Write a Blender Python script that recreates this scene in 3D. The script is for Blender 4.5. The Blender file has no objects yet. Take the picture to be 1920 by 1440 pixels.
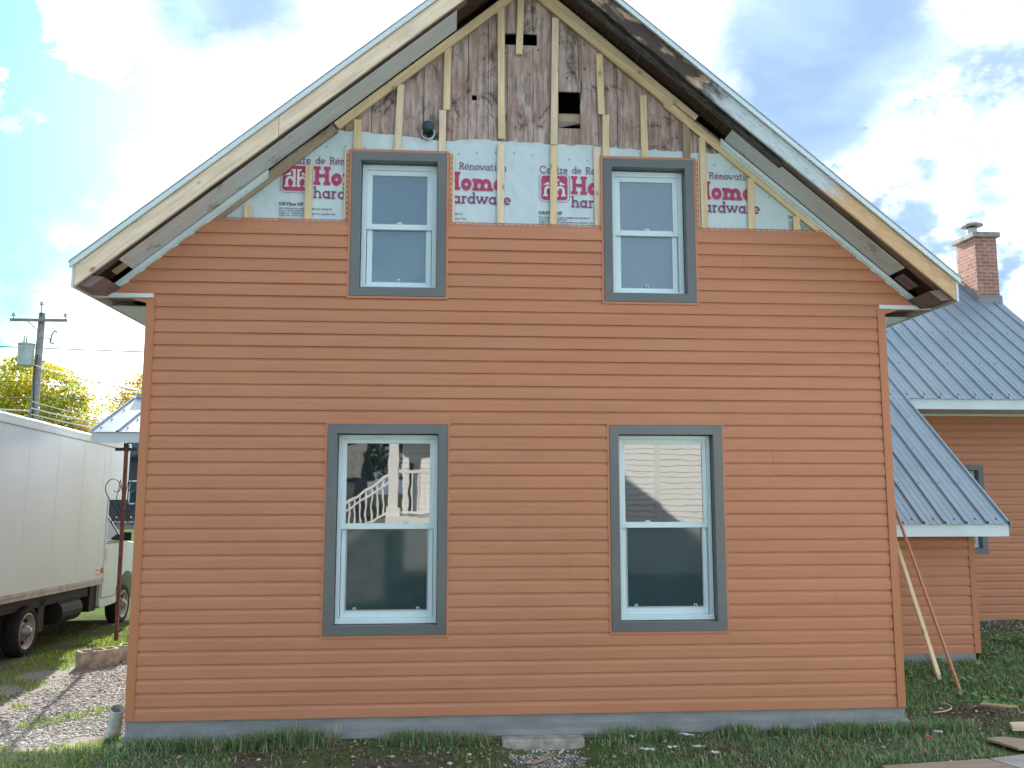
import bpy, bmesh, math, random
import numpy as np
from mathutils import Vector, Matrix
random.seed(7); rng = np.random.default_rng(7)
R = math.radians
S = bpy.context.scene
COL = S.collection

# ------------------------------------------------------------------ camera
cd = bpy.data.cameras.new('camera'); cam = bpy.data.objects.new('camera', cd); COL.objects.link(cam); S.camera = cam
YAW, PITCH, ROLL = 0.0717, 0.12213, -0.00013
CP = Vector((2.39932, -6.80301, 1.71705))
fh = Vector((math.sin(YAW), math.cos(YAW), 0)); rt = Vector((math.cos(YAW), -math.sin(YAW), 0)); up = Vector((0, 0, 1))
fw = fh*math.cos(PITCH) + up*math.sin(PITCH); u2 = -fh*math.sin(PITCH) + up*math.cos(PITCH)
M = Matrix((rt, u2, -fw)).transposed().to_4x4(); M.translation = CP
cam.matrix_world = M
cd.sensor_width = 36; cd.lens = 36*1600/1920; cd.clip_start = 0.05; cd.clip_end = 2000
def pixdir(x, y):
    return (fw*1600 + rt*(x-960) + u2*(720-y)).normalized()

# ------------------------------------------------------------------ light
SUN_EL = 27.0; SUN_AZ = -11.6
sd = Vector((math.sin(R(SUN_AZ))*math.cos(R(SUN_EL)), math.cos(R(SUN_AZ))*math.cos(R(SUN_EL)), math.sin(R(SUN_EL))))
sl = bpy.data.lights.new('sun', 'SUN'); sl.energy = 4.2; sl.angle = R(0.53); sl.color = (1, .93, .82)
so = bpy.data.objects.new('sun', sl); COL.objects.link(so); so.rotation_euler = (-sd).to_track_quat('-Z', 'Y').to_euler()
S.view_settings.view_transform = 'Standard'; S.view_settings.look = 'None'
S.view_settings.exposure = 1.5; S.view_settings.gamma = 1.0

W = bpy.data.worlds.new('World'); S.world = W; W.use_nodes = True
nt = W.node_tree; nt.nodes.clear(); N = nt.nodes.new; LK = nt.links.new
def wmath(op, a, b=None, c=None, clamp=False):
    n = N('ShaderNodeMath'); n.operation = op; n.use_clamp = clamp
    for i, v in enumerate((a, b, c)):
        if v is None: continue
        if isinstance(v, (int, float)): n.inputs[i].default_value = v
        else: LK(v, n.inputs[i])
    return n.outputs[0]
out = N('ShaderNodeOutputWorld'); bg = N('ShaderNodeBackground'); LK(bg.outputs[0], out.inputs[0])
sky = N('ShaderNodeTexSky'); sky.sky_type = 'NISHITA'; sky.sun_disc = False
sky.sun_elevation = R(SUN_EL); sky.sun_rotation = R(SUN_AZ); sky.air_density = 1.0; sky.dust_density = 1.5; sky.ozone_density = 1.4
tc = N('ShaderNodeTexCoord')
def wnoise(scale, detail, rough, off=(0, 0, 0), dist=0.0):
    mp = N('ShaderNodeMapping'); mp.inputs['Location'].default_value = off; mp.inputs['Scale'].default_value = (1, 1, 1.7)
    LK(tc.outputs['Generated'], mp.inputs[0]); n = N('ShaderNodeTexNoise'); n.inputs['Scale'].default_value = scale
    n.inputs['Detail'].default_value = detail; n.inputs['Roughness'].default_value = rough; n.inputs['Distortion'].default_value = dist
    LK(mp.outputs[0], n.inputs['Vector']); return n.outputs['Fac']
fine = wnoise(9, 8, .62, (3, 1, 2)); soft = wnoise(4.5, 4, .5, (1, 5, 0), .3); broad = wnoise(2.2, 5, .55, (0.3, 2, 1), .2)
def wwarp(scale, amt, src, off):
    n = N('ShaderNodeTexNoise'); n.inputs['Scale'].default_value = scale; n.inputs['Detail'].default_value = 9; n.inputs['Roughness'].default_value = .62
    mp = N('ShaderNodeMapping'); mp.inputs['Location'].default_value = off; mp.inputs['Scale'].default_value = (1, 1, 1.5); LK(tc.outputs['Generated'], mp.inputs[0]); LK(mp.outputs[0], n.inputs['Vector'])
    a = N('ShaderNodeVectorMath'); a.operation = 'MULTIPLY_ADD'; LK(n.outputs['Color'], a.inputs[0]); a.inputs[1].default_value = (amt,)*3
    b = N('ShaderNodeVectorMath'); b.operation = 'SUBTRACT'; LK(src, b.inputs[0]); b.inputs[1].default_value = (amt/2,)*3; LK(b.outputs[0], a.inputs[2]); return a.outputs[0]
WARP = wwarp(7, .42, tc.outputs['Generated'], (2, 7, 1)); WARPS = wwarp(3.2, .24, tc.outputs['Generated'], (5, 3, 8))
def blob(x, y, r, hard=0.35, nz=None, amt=0.5, d=None):
    """soft patch of sky round one direction; 1 inside, 0 outside"""
    d = d or pixdir(x, y)
    c = N('ShaderNodeVectorMath'); c.operation = 'DISTANCE'; LK(WARP if nz is fine else WARPS, c.inputs[0]); c.inputs[1].default_value = d
    v = wmath('DIVIDE', c.outputs['Value'], r)
    if nz is not None:
        v = wmath('ADD', v, wmath('MULTIPLY', wmath('SUBTRACT', nz, .5), -amt*2))
    m = N('ShaderNodeMapRange'); m.interpolation_type = 'SMOOTHSTEP'; LK(v, m.inputs[0])
    m.inputs[1].default_value = 1+hard; m.inputs[2].default_value = 1-hard; m.inputs[3].default_value = 0; m.inputs[4].default_value = 1
    return m.outputs[0]
def vmax(l):
    a = l[0]
    for b in l[1:]: a = wmath('MAXIMUM', a, b)
    return a
greyc = vmax([blob(1500, 130, .125, .4, soft, .3), blob(1620, 20, .10, .45, soft, .3), blob(450, -30, .105, .5, soft, .3),
              blob(1870, 170, .085, .6, fine, .8), blob(1790, 280, .06, .6, fine, .8), blob(1680, 280, .04, .6, fine, .6), blob(1900, 430, .06, .7, fine, .9),
              blob(1730, 420, .05, .8, fine, .9), blob(1560, 330, .03, .8, fine, .9),
              blob(0, 0, .62, .5, broad, 1.3, Vector((.25, -.85, .45)).normalized()), blob(0, 0, .5, .5, broad, 1.3, Vector((-.6, -.6, .5)).normalized()),
              blob(0, 0, .45, .5, broad, 1.2, Vector((.9, .2, .4)).normalized())])
clear = vmax([blob(20, 330, .16, .6, fine, .5), blob(90, 180, .095, .12, fine, .4), blob(60, 670, .03, .7, fine, .8),
              blob(0, 0, .5, .6, broad, 1.0, Vector((-.8, -.3, .6)).normalized()), blob(0, 0, .5, .6, broad, 1.0, Vector((0, .1, 1)).normalized())])
def wmix(f, a, b):
    n = N('ShaderNodeMix'); n.data_type = 'RGBA'; n.clamp_factor = True
    (LK(f, n.inputs[0]) if not isinstance(f, float) else setattr(n.inputs[0], 'default_value', f))
    for i, v in ((6, a), (7, b)):
        if isinstance(v, tuple): n.inputs[i].default_value = (*v, 1)
        else: LK(v, n.inputs[i])
    return n.outputs[2]
white = wmix(broad, (5.8, 6.3, 6.8), (9.5, 9.7, 9.8))
cl = wmix(greyc, white, wmix(wmath('MULTIPLY', wmath('SUBTRACT', soft, .38), 4.0, clamp=True), (1.45, 2.1, 3.1), (2.3, 3.1, 4.1)))
skyb = N('ShaderNodeVectorMath'); skyb.operation = 'MULTIPLY'; LK(sky.outputs[0], skyb.inputs[0]); skyb.inputs[1].default_value = (.13, .29, .31)
final = wmix(clear, cl, skyb.outputs[0])
LK(final, bg.inputs[0]); bg.inputs[1].default_value = 0.11

# ------------------------------------------------------------------ materials
class Mat:
    def __init__(s, name, rough=.6, spec=.4, metal=0.0, ior=None):
        s.m = bpy.data.materials.new(name); s.m.use_nodes = True; s.t = s.m.node_tree
        s.b = s.t.nodes['Principled BSDF']; s.b.inputs['Roughness'].default_value = rough
        s.b.inputs['Specular IOR Level'].default_value = spec; s.b.inputs['Metallic'].default_value = metal
        if ior: s.b.inputs['IOR'].default_value = ior
        s._tc = None; s.bh = None
    def n(s, t): return s.t.nodes.new(t)
    def l(s, a, b): s.t.links.new(a, b)
    def co(s, scale=(1, 1, 1), loc=(0, 0, 0), rnd=False):
        if not s._tc: s._tc = s.n('ShaderNodeTexCoord')
        mp = s.n('ShaderNodeMapping'); mp.inputs['Scale'].default_value = scale; mp.inputs['Location'].default_value = loc
        src = s._tc.outputs['Object']
        if rnd:
            oi = s.n('ShaderNodeObjectInfo'); a = s.n('ShaderNodeVectorMath'); a.operation = 'MULTIPLY_ADD'
            cx = s.n('ShaderNodeCombineXYZ')
            for i in range(3): s.l(oi.outputs['Random'], cx.inputs[i])
            s.l(cx.outputs[0], a.inputs[0]); a.inputs[1].default_value = (37, 19, 53); s.l(src, a.inputs[2]); src = a.outputs[0]
        s.l(src, mp.inputs[0]); return mp.outputs[0]
    def noise(s, vec, scale=5, detail=4, rough=.55, dist=0.):
        n = s.n('ShaderNodeTexNoise'); s.l(vec, n.inputs['Vector']); n.inputs['Scale'].default_value = scale
        n.inputs['Detail'].default_value = detail; n.inputs['Roughness'].default_value = rough; n.inputs['Distortion'].default_value = dist
        return n.outputs['Fac']
    def vor(s, vec, scale=5, feature='F1'):
        n = s.n('ShaderNodeTexVoronoi'); n.feature = feature; s.l(vec, n.inputs['Vector']); n.inputs['Scale'].default_value = scale
        return n.outputs['Distance']
    def ramp(s, v, a, b, x=0., y=1.):
        m = s.n('ShaderNodeMapRange'); m.interpolation_type = 'SMOOTHSTEP'; s.l(v, m.inputs[0])
        for i, q in zip((1, 2, 3, 4), (a, b, x, y)): m.inputs[i].default_value = q
        return m.outputs[0]
    def math(s, op, a, b):
        n = s.n('ShaderNodeMath'); n.operation = op
        for i, v in enumerate((a, b)):
            if isinstance(v, (int, float)): n.inputs[i].default_value = v
            else: s.l(v, n.inputs[i])
        return n.outputs[0]
    def mix(s, f, a, b, mode='MIX'):
        n = s.n('ShaderNodeMix'); n.data_type = 'RGBA'; n.blend_type = mode
        if isinstance(f, (int, float)): n.inputs[0].default_value = f
        else: s.l(f, n.inputs[0])
        for i, v in ((6, a), (7, b)):
            if isinstance(v, tuple): n.inputs[i].default_value = (*v, 1)
            else: s.l(v, n.inputs[i])
        return n.outputs[2]
    def col(s, v):
        if isinstance(v, tuple): s.b.inputs['Base Color'].default_value = (*v, 1)
        else: s.l(v, s.b.inputs['Base Color'])
        return s
    def rough(s, v): s.l(v, s.b.inputs['Roughness']); return s
    def bump(s, v, strength=.3, dist=.01):
        n = s.n('ShaderNodeBump'); n.inputs['Strength'].default_value = strength; n.inputs['Distance'].default_value = dist
        s.l(v, n.inputs['Height'])
        if s.bh is not None: s.l(s.bh, n.inputs['Normal'])
        s.bh = n.outputs[0]; s.l(s.bh, s.b.inputs['Normal']); return s

def simple(name, c, var=.12, scale=6, rough=.6, spec=.4, metal=0., bump=0., rnd=True):
    m = Mat(name, rough, spec, metal); v = m.noise(m.co(rnd=rnd), scale, 5)
    lo = tuple(max(0, x*(1-var)) for x in c); hi = tuple(x*(1+var) for x in c)
    m.col(m.mix(m.ramp(v, .3, .7), lo, hi))
    if bump: m.bump(m.noise(m.co(), scale*8, 4), bump, .004)
    return m.m
def wood(name, c, dark, knots=.5, stain=0., rough=.75):
    m = Mat(name, rough, .25); v = m.co((1.2, 14, 14), rnd=True)
    g = m.noise(v, 2.2, 6, .6, .4); base = m.mix(m.ramp(g, .3, .72), c, tuple(x*.74 for x in c))
    blot = m.noise(m.co((1, 2, 2), rnd=True), 2.4, 4, .6); base = m.mix(m.math('MULTIPLY', m.ramp(blot, .42, .75), .35+stain), base, dark)
    kd = m.vor(m.co((1.0, 1.7, 1.7), rnd=True), 4.3); k = m.ramp(kd, .16, .075)
    base = m.mix(m.math('MULTIPLY', k, knots), base, (dark[0]*.5, dark[1]*.38, dark[2]*.3))
    nail = m.ramp(m.vor(m.co((1, 1.3, 1.3), (3, 1, 2), rnd=True), 9.0), .06, .035)
    base = m.mix(m.math('MULTIPLY', nail, .75), base, (.06, .05, .05))
    m.col(base); m.bump(g, .12, .002); return m.m

MT = {}
# siding: orange-brown vinyl with faint embossed grain
m = Mat('siding_vinyl', .5, .3)
v = m.noise(m.co((.35, .35, 3)), 3, 5, .6); fn = m.noise(m.co((6, 6, 90)), 6, 3, .6)
c = m.mix(m.ramp(v, .25, .75), (.49, .220, .122), (.55, .252, .146)); c = m.mix(m.math('MULTIPLY', m.ramp(fn, .3, .8), .16), c, (.30, .11, .06))
c = m.mix(m.math('MULTIPLY', m.ramp(m.noise(m.co((.5, .5, .3), (4, 0, 0)), 1.4, 6, .65), .55, .85), .22), c, (.42, .25, .17))
sz_ = m.n('ShaderNodeSeparateXYZ'); m.l(m.co(), sz_.inputs[0]); wn = m.n('ShaderNodeTexWhiteNoise'); wn.noise_dimensions = '1D'
m.l(m.math('FLOOR', m.math('DIVIDE', sz_.outputs[2], .2032), 0), wn.inputs['W']); c = m.mix(m.math('MULTIPLY', wn.outputs['Value'], .16), c, (.40, .165, .085))
dirt = m.ramp(m.noise(m.co((1, 1, 1), (2, 0, 5)), 34, 3, .5), .70, .76); c = m.mix(m.math('MULTIPLY', dirt, .16), c, (.20, .10, .07))
m.col(c); m.bump(fn, .09, .002); m.bump(m.noise(m.co((.9, 1, .9)), 1.1, 2), .5, .03); MT['siding'] = m.m
m = Mat('corner_vinyl', .5, .3); v = m.noise(m.co((1, 1, .4)), 3, 4)
m.col(m.mix(v, (.45, .19, .095), (.51, .22, .112))); MT['corner'] = m.m
MT['grey_trim'] = simple('painted_grey_aluminium', (.13, .146, .15), .1, 2, .42, .5)
MT['white'] = simple('white_vinyl', (.62, .78, .82), .03, 3, .35, .5)
MT['white_metal'] = simple('white_painted_metal', (.64, .77, .80), .05, 2, .4, .5)
MT['grey_alu'] = None
m = Mat('old_grey_aluminium', .55, .4); v = m.noise(m.co((.6, 6, 6), rnd=True), 3, 5, .6); w = m.noise(m.co(rnd=True), 5, 6, .7)
c = m.mix(m.ramp(v, .3, .7), (.58, .65, .68), (.68, .74, .77)); c = m.mix(m.math('MULTIPLY', m.ramp(w, .56, .7), .6), c, (.14, .11, .105)); m.col(c); MT['grey_alu'] = m.m
MT['new_wood'] = wood('new_pine', (.90, .76, .58), (.62, .45, .28), .8, -.15)
MT['yellow_wood'] = wood('spruce_strapping', (.80, .65, .40), (.52, .40, .22), .6, .0)
MT['pale_wood'] = wood('pale_strapping', (.82, .70, .50), (.50, .40, .26), .6, .05)
MT['weathered'] = wood('weathered_strapping', (.42, .34, .23), (.09, .085, .07), .6, .35)
MT['old_wood'] = wood('old_soffit_board', (.27, .20, .19), (.10, .08, .085), .3, .4)
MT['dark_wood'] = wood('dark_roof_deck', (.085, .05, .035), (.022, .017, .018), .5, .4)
m = Mat('charred_moulding', .8, .2); v = m.noise(m.co((2, 20, 20), rnd=True), 4, 6, .7)
m.col(m.mix(m.ramp(v, .35, .7), (.035, .037, .04), (.19, .19, .185))); m.bump(v, .5, .006); MT['moulding'] = m.m
# old rake board on the right slope: dark stained wood with sun dapples painted tan at the top, pale worn paint lower, bare pine at the foot
def old_board():
    m = Mat('worn_rake_board', .62, .35); v = m.co((1, 1, 1))
    sx = m.n('ShaderNodeSeparateXYZ'); m.l(v, sx.inputs[0]); x = sx.outputs[0]
    n1 = m.noise(m.co((1.4, 4, 4)), 3.5, 5, .6, .5); n2 = m.noise(m.co((3, 16, 16)), 3, 6, .65, .3)
    xx = m.math('ADD', x, m.math('MULTIPLY', m.math('SUBTRACT', n1, .5), .55))
    paint = m.mix(m.ramp(n2, .42, .75), (.52, .62, .64), (.34, .42, .44)); stain = m.mix(m.ramp(n1, .50, .70), (.06, .045, .037), (.50, .37, .23))  # tan part of the stain is sun dapples put into the colour
    bare = m.mix(m.ramp(n2, .3, .75), (.66, .47, .27), (.5, .33, .18))
    c = m.mix(m.ramp(xx, 1.75, 2.05), stain, paint)
    lowp = m.ramp(xx, 3.0, 3.25); c = m.mix(lowp, c, bare)
    kd = m.ramp(m.vor(m.co((1, 1.6, 1.6)), 3.9), .13, .06); c = m.mix(m.math('MULTIPLY', kd, .5), c, (.16, .09, .05))
    m.col(c); m.bump(n2, .2, .003); return m.m
MT['old_board'] = old_board()
# sheathing planks
m = Mat('old_sheathing', .82, .2)
pv = m.co((9, 1, .9)); g = m.noise(pv, 3.2, 7, .65, .6); big = m.noise(m.co((1.6, 1, 1.0)), 2.0, 5, .6, .4)
c = m.mix(m.ramp(g, .33, .68), (.56, .47, .43), (.25, .19, .16))
pink = m.ramp(big, .42, .62); c = m.mix(m.math('MULTIPLY', pink, .45), c, (.30, .165, .125))
sp = m.co((1, 1, 1)); sx = m.n('ShaderNodeSeparateXYZ'); m.l(sp, sx.inputs[0])
wv = m.math('ADD', m.math('MULTIPLY', sx.outputs[2], 11.5), m.math('MULTIPLY', m.noise(m.co((2, 1, 1)), 4, 4), 1.3))
fr = m.math('FRACT', wv, 0); line = m.ramp(m.math('ABSOLUTE', m.math('SUBTRACT', fr, .5), 0), .13, .0)
c = m.mix(m.math('MULTIPLY', line, .12), c, (.42, .36, .34))
st = m.noise(m.co((2.2, 1, 1.5), (7, 0, 3)), 2.3, 6, .7, .8); c = m.mix(m.math('MULTIPLY', m.ramp(st, .50, .68), .85), c, (.022, .022, .025))
kn = m.ramp(m.vor(m.co((1.4, 1, .9)), 7.5), .12, .05); c = m.mix(m.math('MULTIPLY', kn, .8), c, (.04, .025, .02))
nl = m.ramp(m.vor(m.co((1, 1, 1), (5, 0, 2)), 15), .085, .05); c = m.mix(m.math('MULTIPLY', nl, .85), c, (.02, .018, .018))
wh = m.ramp(m.noise(m.co((3, 1, 1.2), (1, 0, 9)), 4, 6, .7), .62, .72); c = m.mix(m.math('MULTIPLY', wh, .5), c, (.42, .38, .37))
m.col(c); m.bump(g, .35, .003); MT['sheathing'] = m.m
m = Mat('house_wrap_film', .45, .35); v = m.noise(m.co((1.3, 1, .8)), 2.2, 4, .5, .8); w2 = m.noise(m.co((1.6, 1, 1.1)), 1.5, 3, .45, 1.6)
m.col(m.mix(m.ramp(v, .3, .7), (.50, .635, .67), (.57, .70, .73))); m.bump(w2, .5, .04); MT['wrap'] = m.m
MT['ink'] = simple('magenta_ink', (.42, .045, .12), .15, 14, .5)
MT['ink2'] = simple('purple_ink', (.20, .055, .13), .12, 14, .5)
MT['ink3'] = simple('small_print_ink', (.13, .13, .19), .1, 14, .5)
MT['logo_white'] = simple('unprinted_film', (.60, .74, .775), .03, 4, .5)
MT['vent'] = simple('dark_green_plastic', (.02, .05, .055), .2, 6, .35)
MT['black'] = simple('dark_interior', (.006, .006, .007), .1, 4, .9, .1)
m = Mat('window_glass', .015, .5, 0, 2.35); m.bump(m.noise(m.co((1, 1, 1)), 3.2, 2), .05, .01); m.col((.010, .018, .022)); MT['glass'] = m.m
m = Mat('screened_glass', .06, .5, 0, 1.62); m.bump(m.noise(m.co((1, 1, 1)), 3.2, 2), .05, .01); v = m.noise(m.co((3, 1, 1)), 2, 3); m.col(m.mix(v, (.018, .045, .052), (.035, .075, .085))); MT['glass_screen'] = m.m
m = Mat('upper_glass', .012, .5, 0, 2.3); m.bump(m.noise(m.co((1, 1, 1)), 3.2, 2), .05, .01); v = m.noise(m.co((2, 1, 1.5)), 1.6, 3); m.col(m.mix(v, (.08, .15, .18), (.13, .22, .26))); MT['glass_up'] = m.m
MT['foundation'] = None
m = Mat('foundation_flashing', .5, .4); v = m.noise(m.co((1.2, 1, 4)), 2.5, 5, .6); w = m.noise(m.co((2, 1, 1)), 9, 5, .7)
c = m.mix(m.ramp(v, .3, .7), (.20, .22, .23), (.28, .30, .31)); c = m.mix(m.math('MULTIPLY', m.ramp(w, .55, .75), .4), c, (.22, .21, .19)); m.col(c); MT['foundation'] = m.m
def ribmetal():
    m = Mat('blue_grey_steel_roof', .38, .5, .25); v = m.noise(m.co((1, 1, 1)), 1.1, 5, .6); w = m.noise(m.co((8, 1, 1)), 2, 4)
    c = m.mix(m.ramp(v, .3, .7), (.215, .29, .355), (.275, .35, .41)); c = m.mix(m.math('MULTIPLY', m.ramp(w, .4, .8), .3), c, (.33, .40, .46)); m.col(c)
    m.bump(m.noise(m.co((2, .6, .6)), 2, 3), .15, .02); return m.m
MT['steel'] = ribmetal()
MT['bolt'] = simple('screw_heads', (.05, .06, .08), .1, 5, .5)
m = Mat('chimney_brick', .85, .2)
def brick(m, c1, c2, mortar, bw, bh, axes='xz'):
    tcn = m.n('ShaderNodeTexCoord'); s_ = m.n('ShaderNodeSeparateXYZ'); m.l(tcn.outputs['Object'], s_.inputs[0]); cb = m.n('ShaderNodeCombineXYZ')
    m.l(m.math('ADD', s_.outputs[0], s_.outputs[1]), cb.inputs[0]); m.l(s_.outputs[2], cb.inputs[1])
    b = m.n('ShaderNodeTexBrick'); m.l(cb.outputs[0], b.inputs['Vector']); b.inputs['Scale'].default_value = 1
    b.inputs['Brick Width'].default_value = bw; b.inputs['Row Height'].default_value = bh; b.inputs['Mortar Size'].default_value = .006
    b.inputs['Color1'].default_value = (*c1, 1); b.inputs['Color2'].default_value = (*c2, 1); b.inputs['Mortar'].default_value = (*mortar, 1)
    b.inputs['Bias'].default_value = -.1
    return b
b = brick(m, (.34, .145, .105), (.45, .22, .17), (.42, .37, .33), .155, .058)
v = m.noise(m.co((1, 1, 1)), 9, 6, .7); c = m.mix(m.math('MULTIPLY', m.ramp(v, .52, .7), .7), b.outputs['Color'], (.50, .47, .45)); m.col(c)
m.bump(b.outputs['Fac'], -.8, .008); m.bump(v, .4, .006); MT['brick'] = m.m
MT['concrete'] = simple('concrete', (.36, .34, .31), .3, 9, .9, .2, 0, .5)
MT['block'] = simple('concrete_block', (.40, .35, .29), .3, 12, .92, .15, 0, .6)
MT['pvc'] = simple('weathered_pvc', (.52, .54, .54), .25, 10, .5, .4)
MT['truckwhite'] = None
m = Mat('white_truck_paint', .3, .5); v = m.noise(m.co((.6, .6, 1)), 1.2, 5, .6); c = m.mix(m.ramp(v, .35, .75), (.58, .73, .82), (.53, .66, .74)); m.col(c); MT['truckwhite'] = m.m
MT['rubber'] = simple('tyre_rubber', (.025, .026, .028), .2, 10, .85, .2)
MT['rim'] = simple('steel_rim', (.34, .34, .33), .2, 8, .45, .5, .3)
MT['chrome'] = simple('hub_cap', (.34, .35, .36), .25, 6, .42, .5, .5)
MT['chassis'] = simple('chassis_black', (.015, .015, .016), .2, 6, .7)
MT['truckglass'] = simple('cab_glass', (.02, .06, .06), .2, 2, .08, .12)
MT['red'] = simple('red_reflector', (.55, .05, .04), .1, 5, .4)
MT['rust'] = simple('rusty_brown_post', (.16, .065, .045), .35, 20, .6, .3)
MT['iron'] = simple('black_wrought_iron', (.03, .03, .033), .1, 5, .5)
MT['pole'] = simple('grey_weathered_pole', (.24, .24, .23), .25, 4, .85)
MT['transformer'] = simple('transformer_grey', (.40, .46, .47), .08, 3, .5)
MT['cable'] = simple('cable_black', (.05, .06, .07), .1, 3, .6)
MT['cable_pale'] = simple('cable_aluminium', (.6, .6, .6), .1, 3, .35, .5, .5)  # paler metallic grey for the bright cables
MT['bark'] = simple('tree_bark', (.10, .075, .055), .3, 12, .9, .1, 0, .5)
MT['osb'] = wood('plywood_sheet', (.42, .33, .25), (.24, .17, .13), .5, .1)
MT['osb2'] = wood('pale_board', (.50, .47, .44), (.22, .20, .19), .3, .2)
MT['scrap_white'] = simple('white_scrap', (.75, .78, .78), .08, 8, .5)
MT['scrap_wood'] = wood('scrap_wood_chip', (.50, .35, .20), (.3, .2, .1), .4, .1)
def leafmat(name, trans=.3, rough=.55):
    m = Mat(name, rough, .3); a = m.n('ShaderNodeAttribute'); a.attribute_name = 'tint'
    m.l(a.outputs['Color'], m.b.inputs['Base Color'])
    tr = m.n('ShaderNodeBsdfTranslucent'); m.l(a.outputs['Color'], tr.inputs[0]); mx = m.n('ShaderNodeMixShader'); mx.inputs[0].default_value = trans
    o = m.t.nodes['Material Output']; m.l(m.b.outputs[0], mx.inputs[1]); m.l(tr.outputs[0], mx.inputs[2]); m.l(mx.outputs[0], o.inputs[0]); return m.m
MT['leaf'] = leafmat('leaves', .45); MT['blade'] = leafmat('grass_blades', .35); 
m = Mat('pebbles', .8, .25); a = m.n('ShaderNodeAttribute'); a.attribute_name = 'tint'; m.l(a.outputs['Color'], m.b.inputs['Base Color']); MT['pebble'] = m.m

# ------------------------------------------------------------------ helpers
def tag(o, label=None, cat=None, group=None, kind=None):
    if label: o['label'] = label
    if cat: o['category'] = cat
    if group: o['group'] = group
    if kind: o['kind'] = kind
    return o
def empty(name, loc=(0, 0, 0), rot=(0, 0, 0)):
    o = bpy.data.objects.new(name, None); COL.objects.link(o); o.location = loc; o.rotation_euler = rot; o.empty_display_size = .1
    return o
class MB:
    def __init__(s): s.v = []; s.f = []; s.m = []
    def add(s, vs, fs, mi=0):
        k = len(s.v); s.v += [tuple(p) for p in vs]; s.f += [tuple(i+k for i in f) for f in fs]; s.m += [mi]*len(fs); return s
    def quad(s, a, b, c, d, mi=0): return s.add([a, b, c, d], [(0, 1, 2, 3)], mi)
    def box(s, x0, x1, y0, y1, z0, z1, mi=0):
        return s.hexa([(x0, y0, z0), (x1, y0, z0), (x1, y1, z0), (x0, y1, z0), (x0, y0, z1), (x1, y0, z1), (x1, y1, z1), (x0, y1, z1)], mi)
    def hexa(s, p, mi=0):
        return s.add(p, [(0, 3, 2, 1), (4, 5, 6, 7), (0, 1, 5, 4), (1, 2, 6, 5), (2, 3, 7, 6), (3, 0, 4, 7)], mi)
    def prism(s, poly, y0, y1, mi=0, axis='y'):
        """polygon (a,b) extruded; axis y: a=x,b=z ; axis x: a=y,b=z ; axis z: a=x,b=y"""
        n = len(poly)
        f = {'y': lambda a, b, t: (a, t, b), 'x': lambda a, b, t: (t, a, b), 'z': lambda a, b, t: (a, b, t)}[axis]
        vs = [f(a, b, y0) for a, b in poly] + [f(a, b, y1) for a, b in poly]
        fs = [tuple(range(n))[::-1], tuple(range(n, 2*n))] + [(i, (i+1) % n, n+(i+1) % n, n+i) for i in range(n)]
        return s.add(vs, fs, mi)
    def tube(s, pts, r, seg=8, mi=0, cap=True):
        pts = [Vector(p) for p in pts]; rs = r if isinstance(r, (list, tuple)) else [r]*len(pts); vs = []; fs = []
        ref = None
        for i, p in enumerate(pts):
            d = (pts[min(i+1, len(pts)-1)] - pts[max(i-1, 0)]).normalized()
            if ref is None: ref = Vector((0, 0, 1)) if abs(d.z) < .9 else Vector((1, 0, 0))
            a = (ref - d*ref.dot(d)).normalized(); ref = a; b_ = d.cross(a)
            for k in range(seg):
                t = 2*math.pi*k/seg; vs.append(p + (a*math.cos(t) + b_*math.sin(t))*rs[i])
        for i in range(len(pts)-1):
            for k in range(seg):
                fs.append((i*seg+k, i*seg+(k+1) % seg, (i+1)*seg+(k+1) % seg, (i+1)*seg+k))
        if cap: fs += [tuple(range(seg))[::-1], tuple(range((len(pts)-1)*seg, len(pts)*seg))]
        return s.add(vs, fs, mi)
    def lathe(s, prof, c, axis='z', seg=28, mi=0, ph=0.):
        """prof: (r,h) list"""
        vs = []; fs = []
        for r, h in prof:
            for k in range(seg):
                t = 2*math.pi*k/seg+ph; a, b_ = r*math.cos(t), r*math.sin(t)
                q = {'z': (a, b_, h), 'x': (h, a, b_), 'y': (a, h, b_)}[axis]; vs.append((c[0]+q[0], c[1]+q[1], c[2]+q[2]))
        for i in range(len(prof)-1):
            for k in range(seg): fs.append((i*seg+k, i*seg+(k+1) % seg, (i+1)*seg+(k+1) % seg, (i+1)*seg+k))
        return s.add(vs, fs, mi)
    def build(s, name, mats, parent=None, frame=None, smooth=False, fix=True):
        me = bpy.data.meshes.new(name); vs = s.v
        if frame is not None:
            inv = frame.inverted(); vs = [inv @ Vector(p) for p in vs]
        me.from_pydata([tuple(p) for p in vs], [], s.f)
        if not isinstance(mats, (list, tuple)): mats = [mats]
        for q in mats: me.materials.append(q)
        me.polygons.foreach_set('material_index', s.m)
        if smooth: me.polygons.foreach_set('use_smooth', [True]*len(s.f))
        if fix:
            bm = bmesh.new(); bm.from_mesh(me); bmesh.ops.recalc_face_normals(bm, faces=bm.faces); bm.to_mesh(me); bm.free()
        me.update(); o = bpy.data.objects.new(name, me); COL.objects.link(o)
        if frame is not None: o.matrix_world = frame
        if parent: o.parent = parent
        return o
def bevel(o, w=.004, seg=2, ang=40):
    b_ = o.modifiers.new('bevel', 'BEVEL'); b_.width = w; b_.segments = seg; b_.limit_method = 'ANGLE'; b_.angle_limit = R(ang); return o
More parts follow.
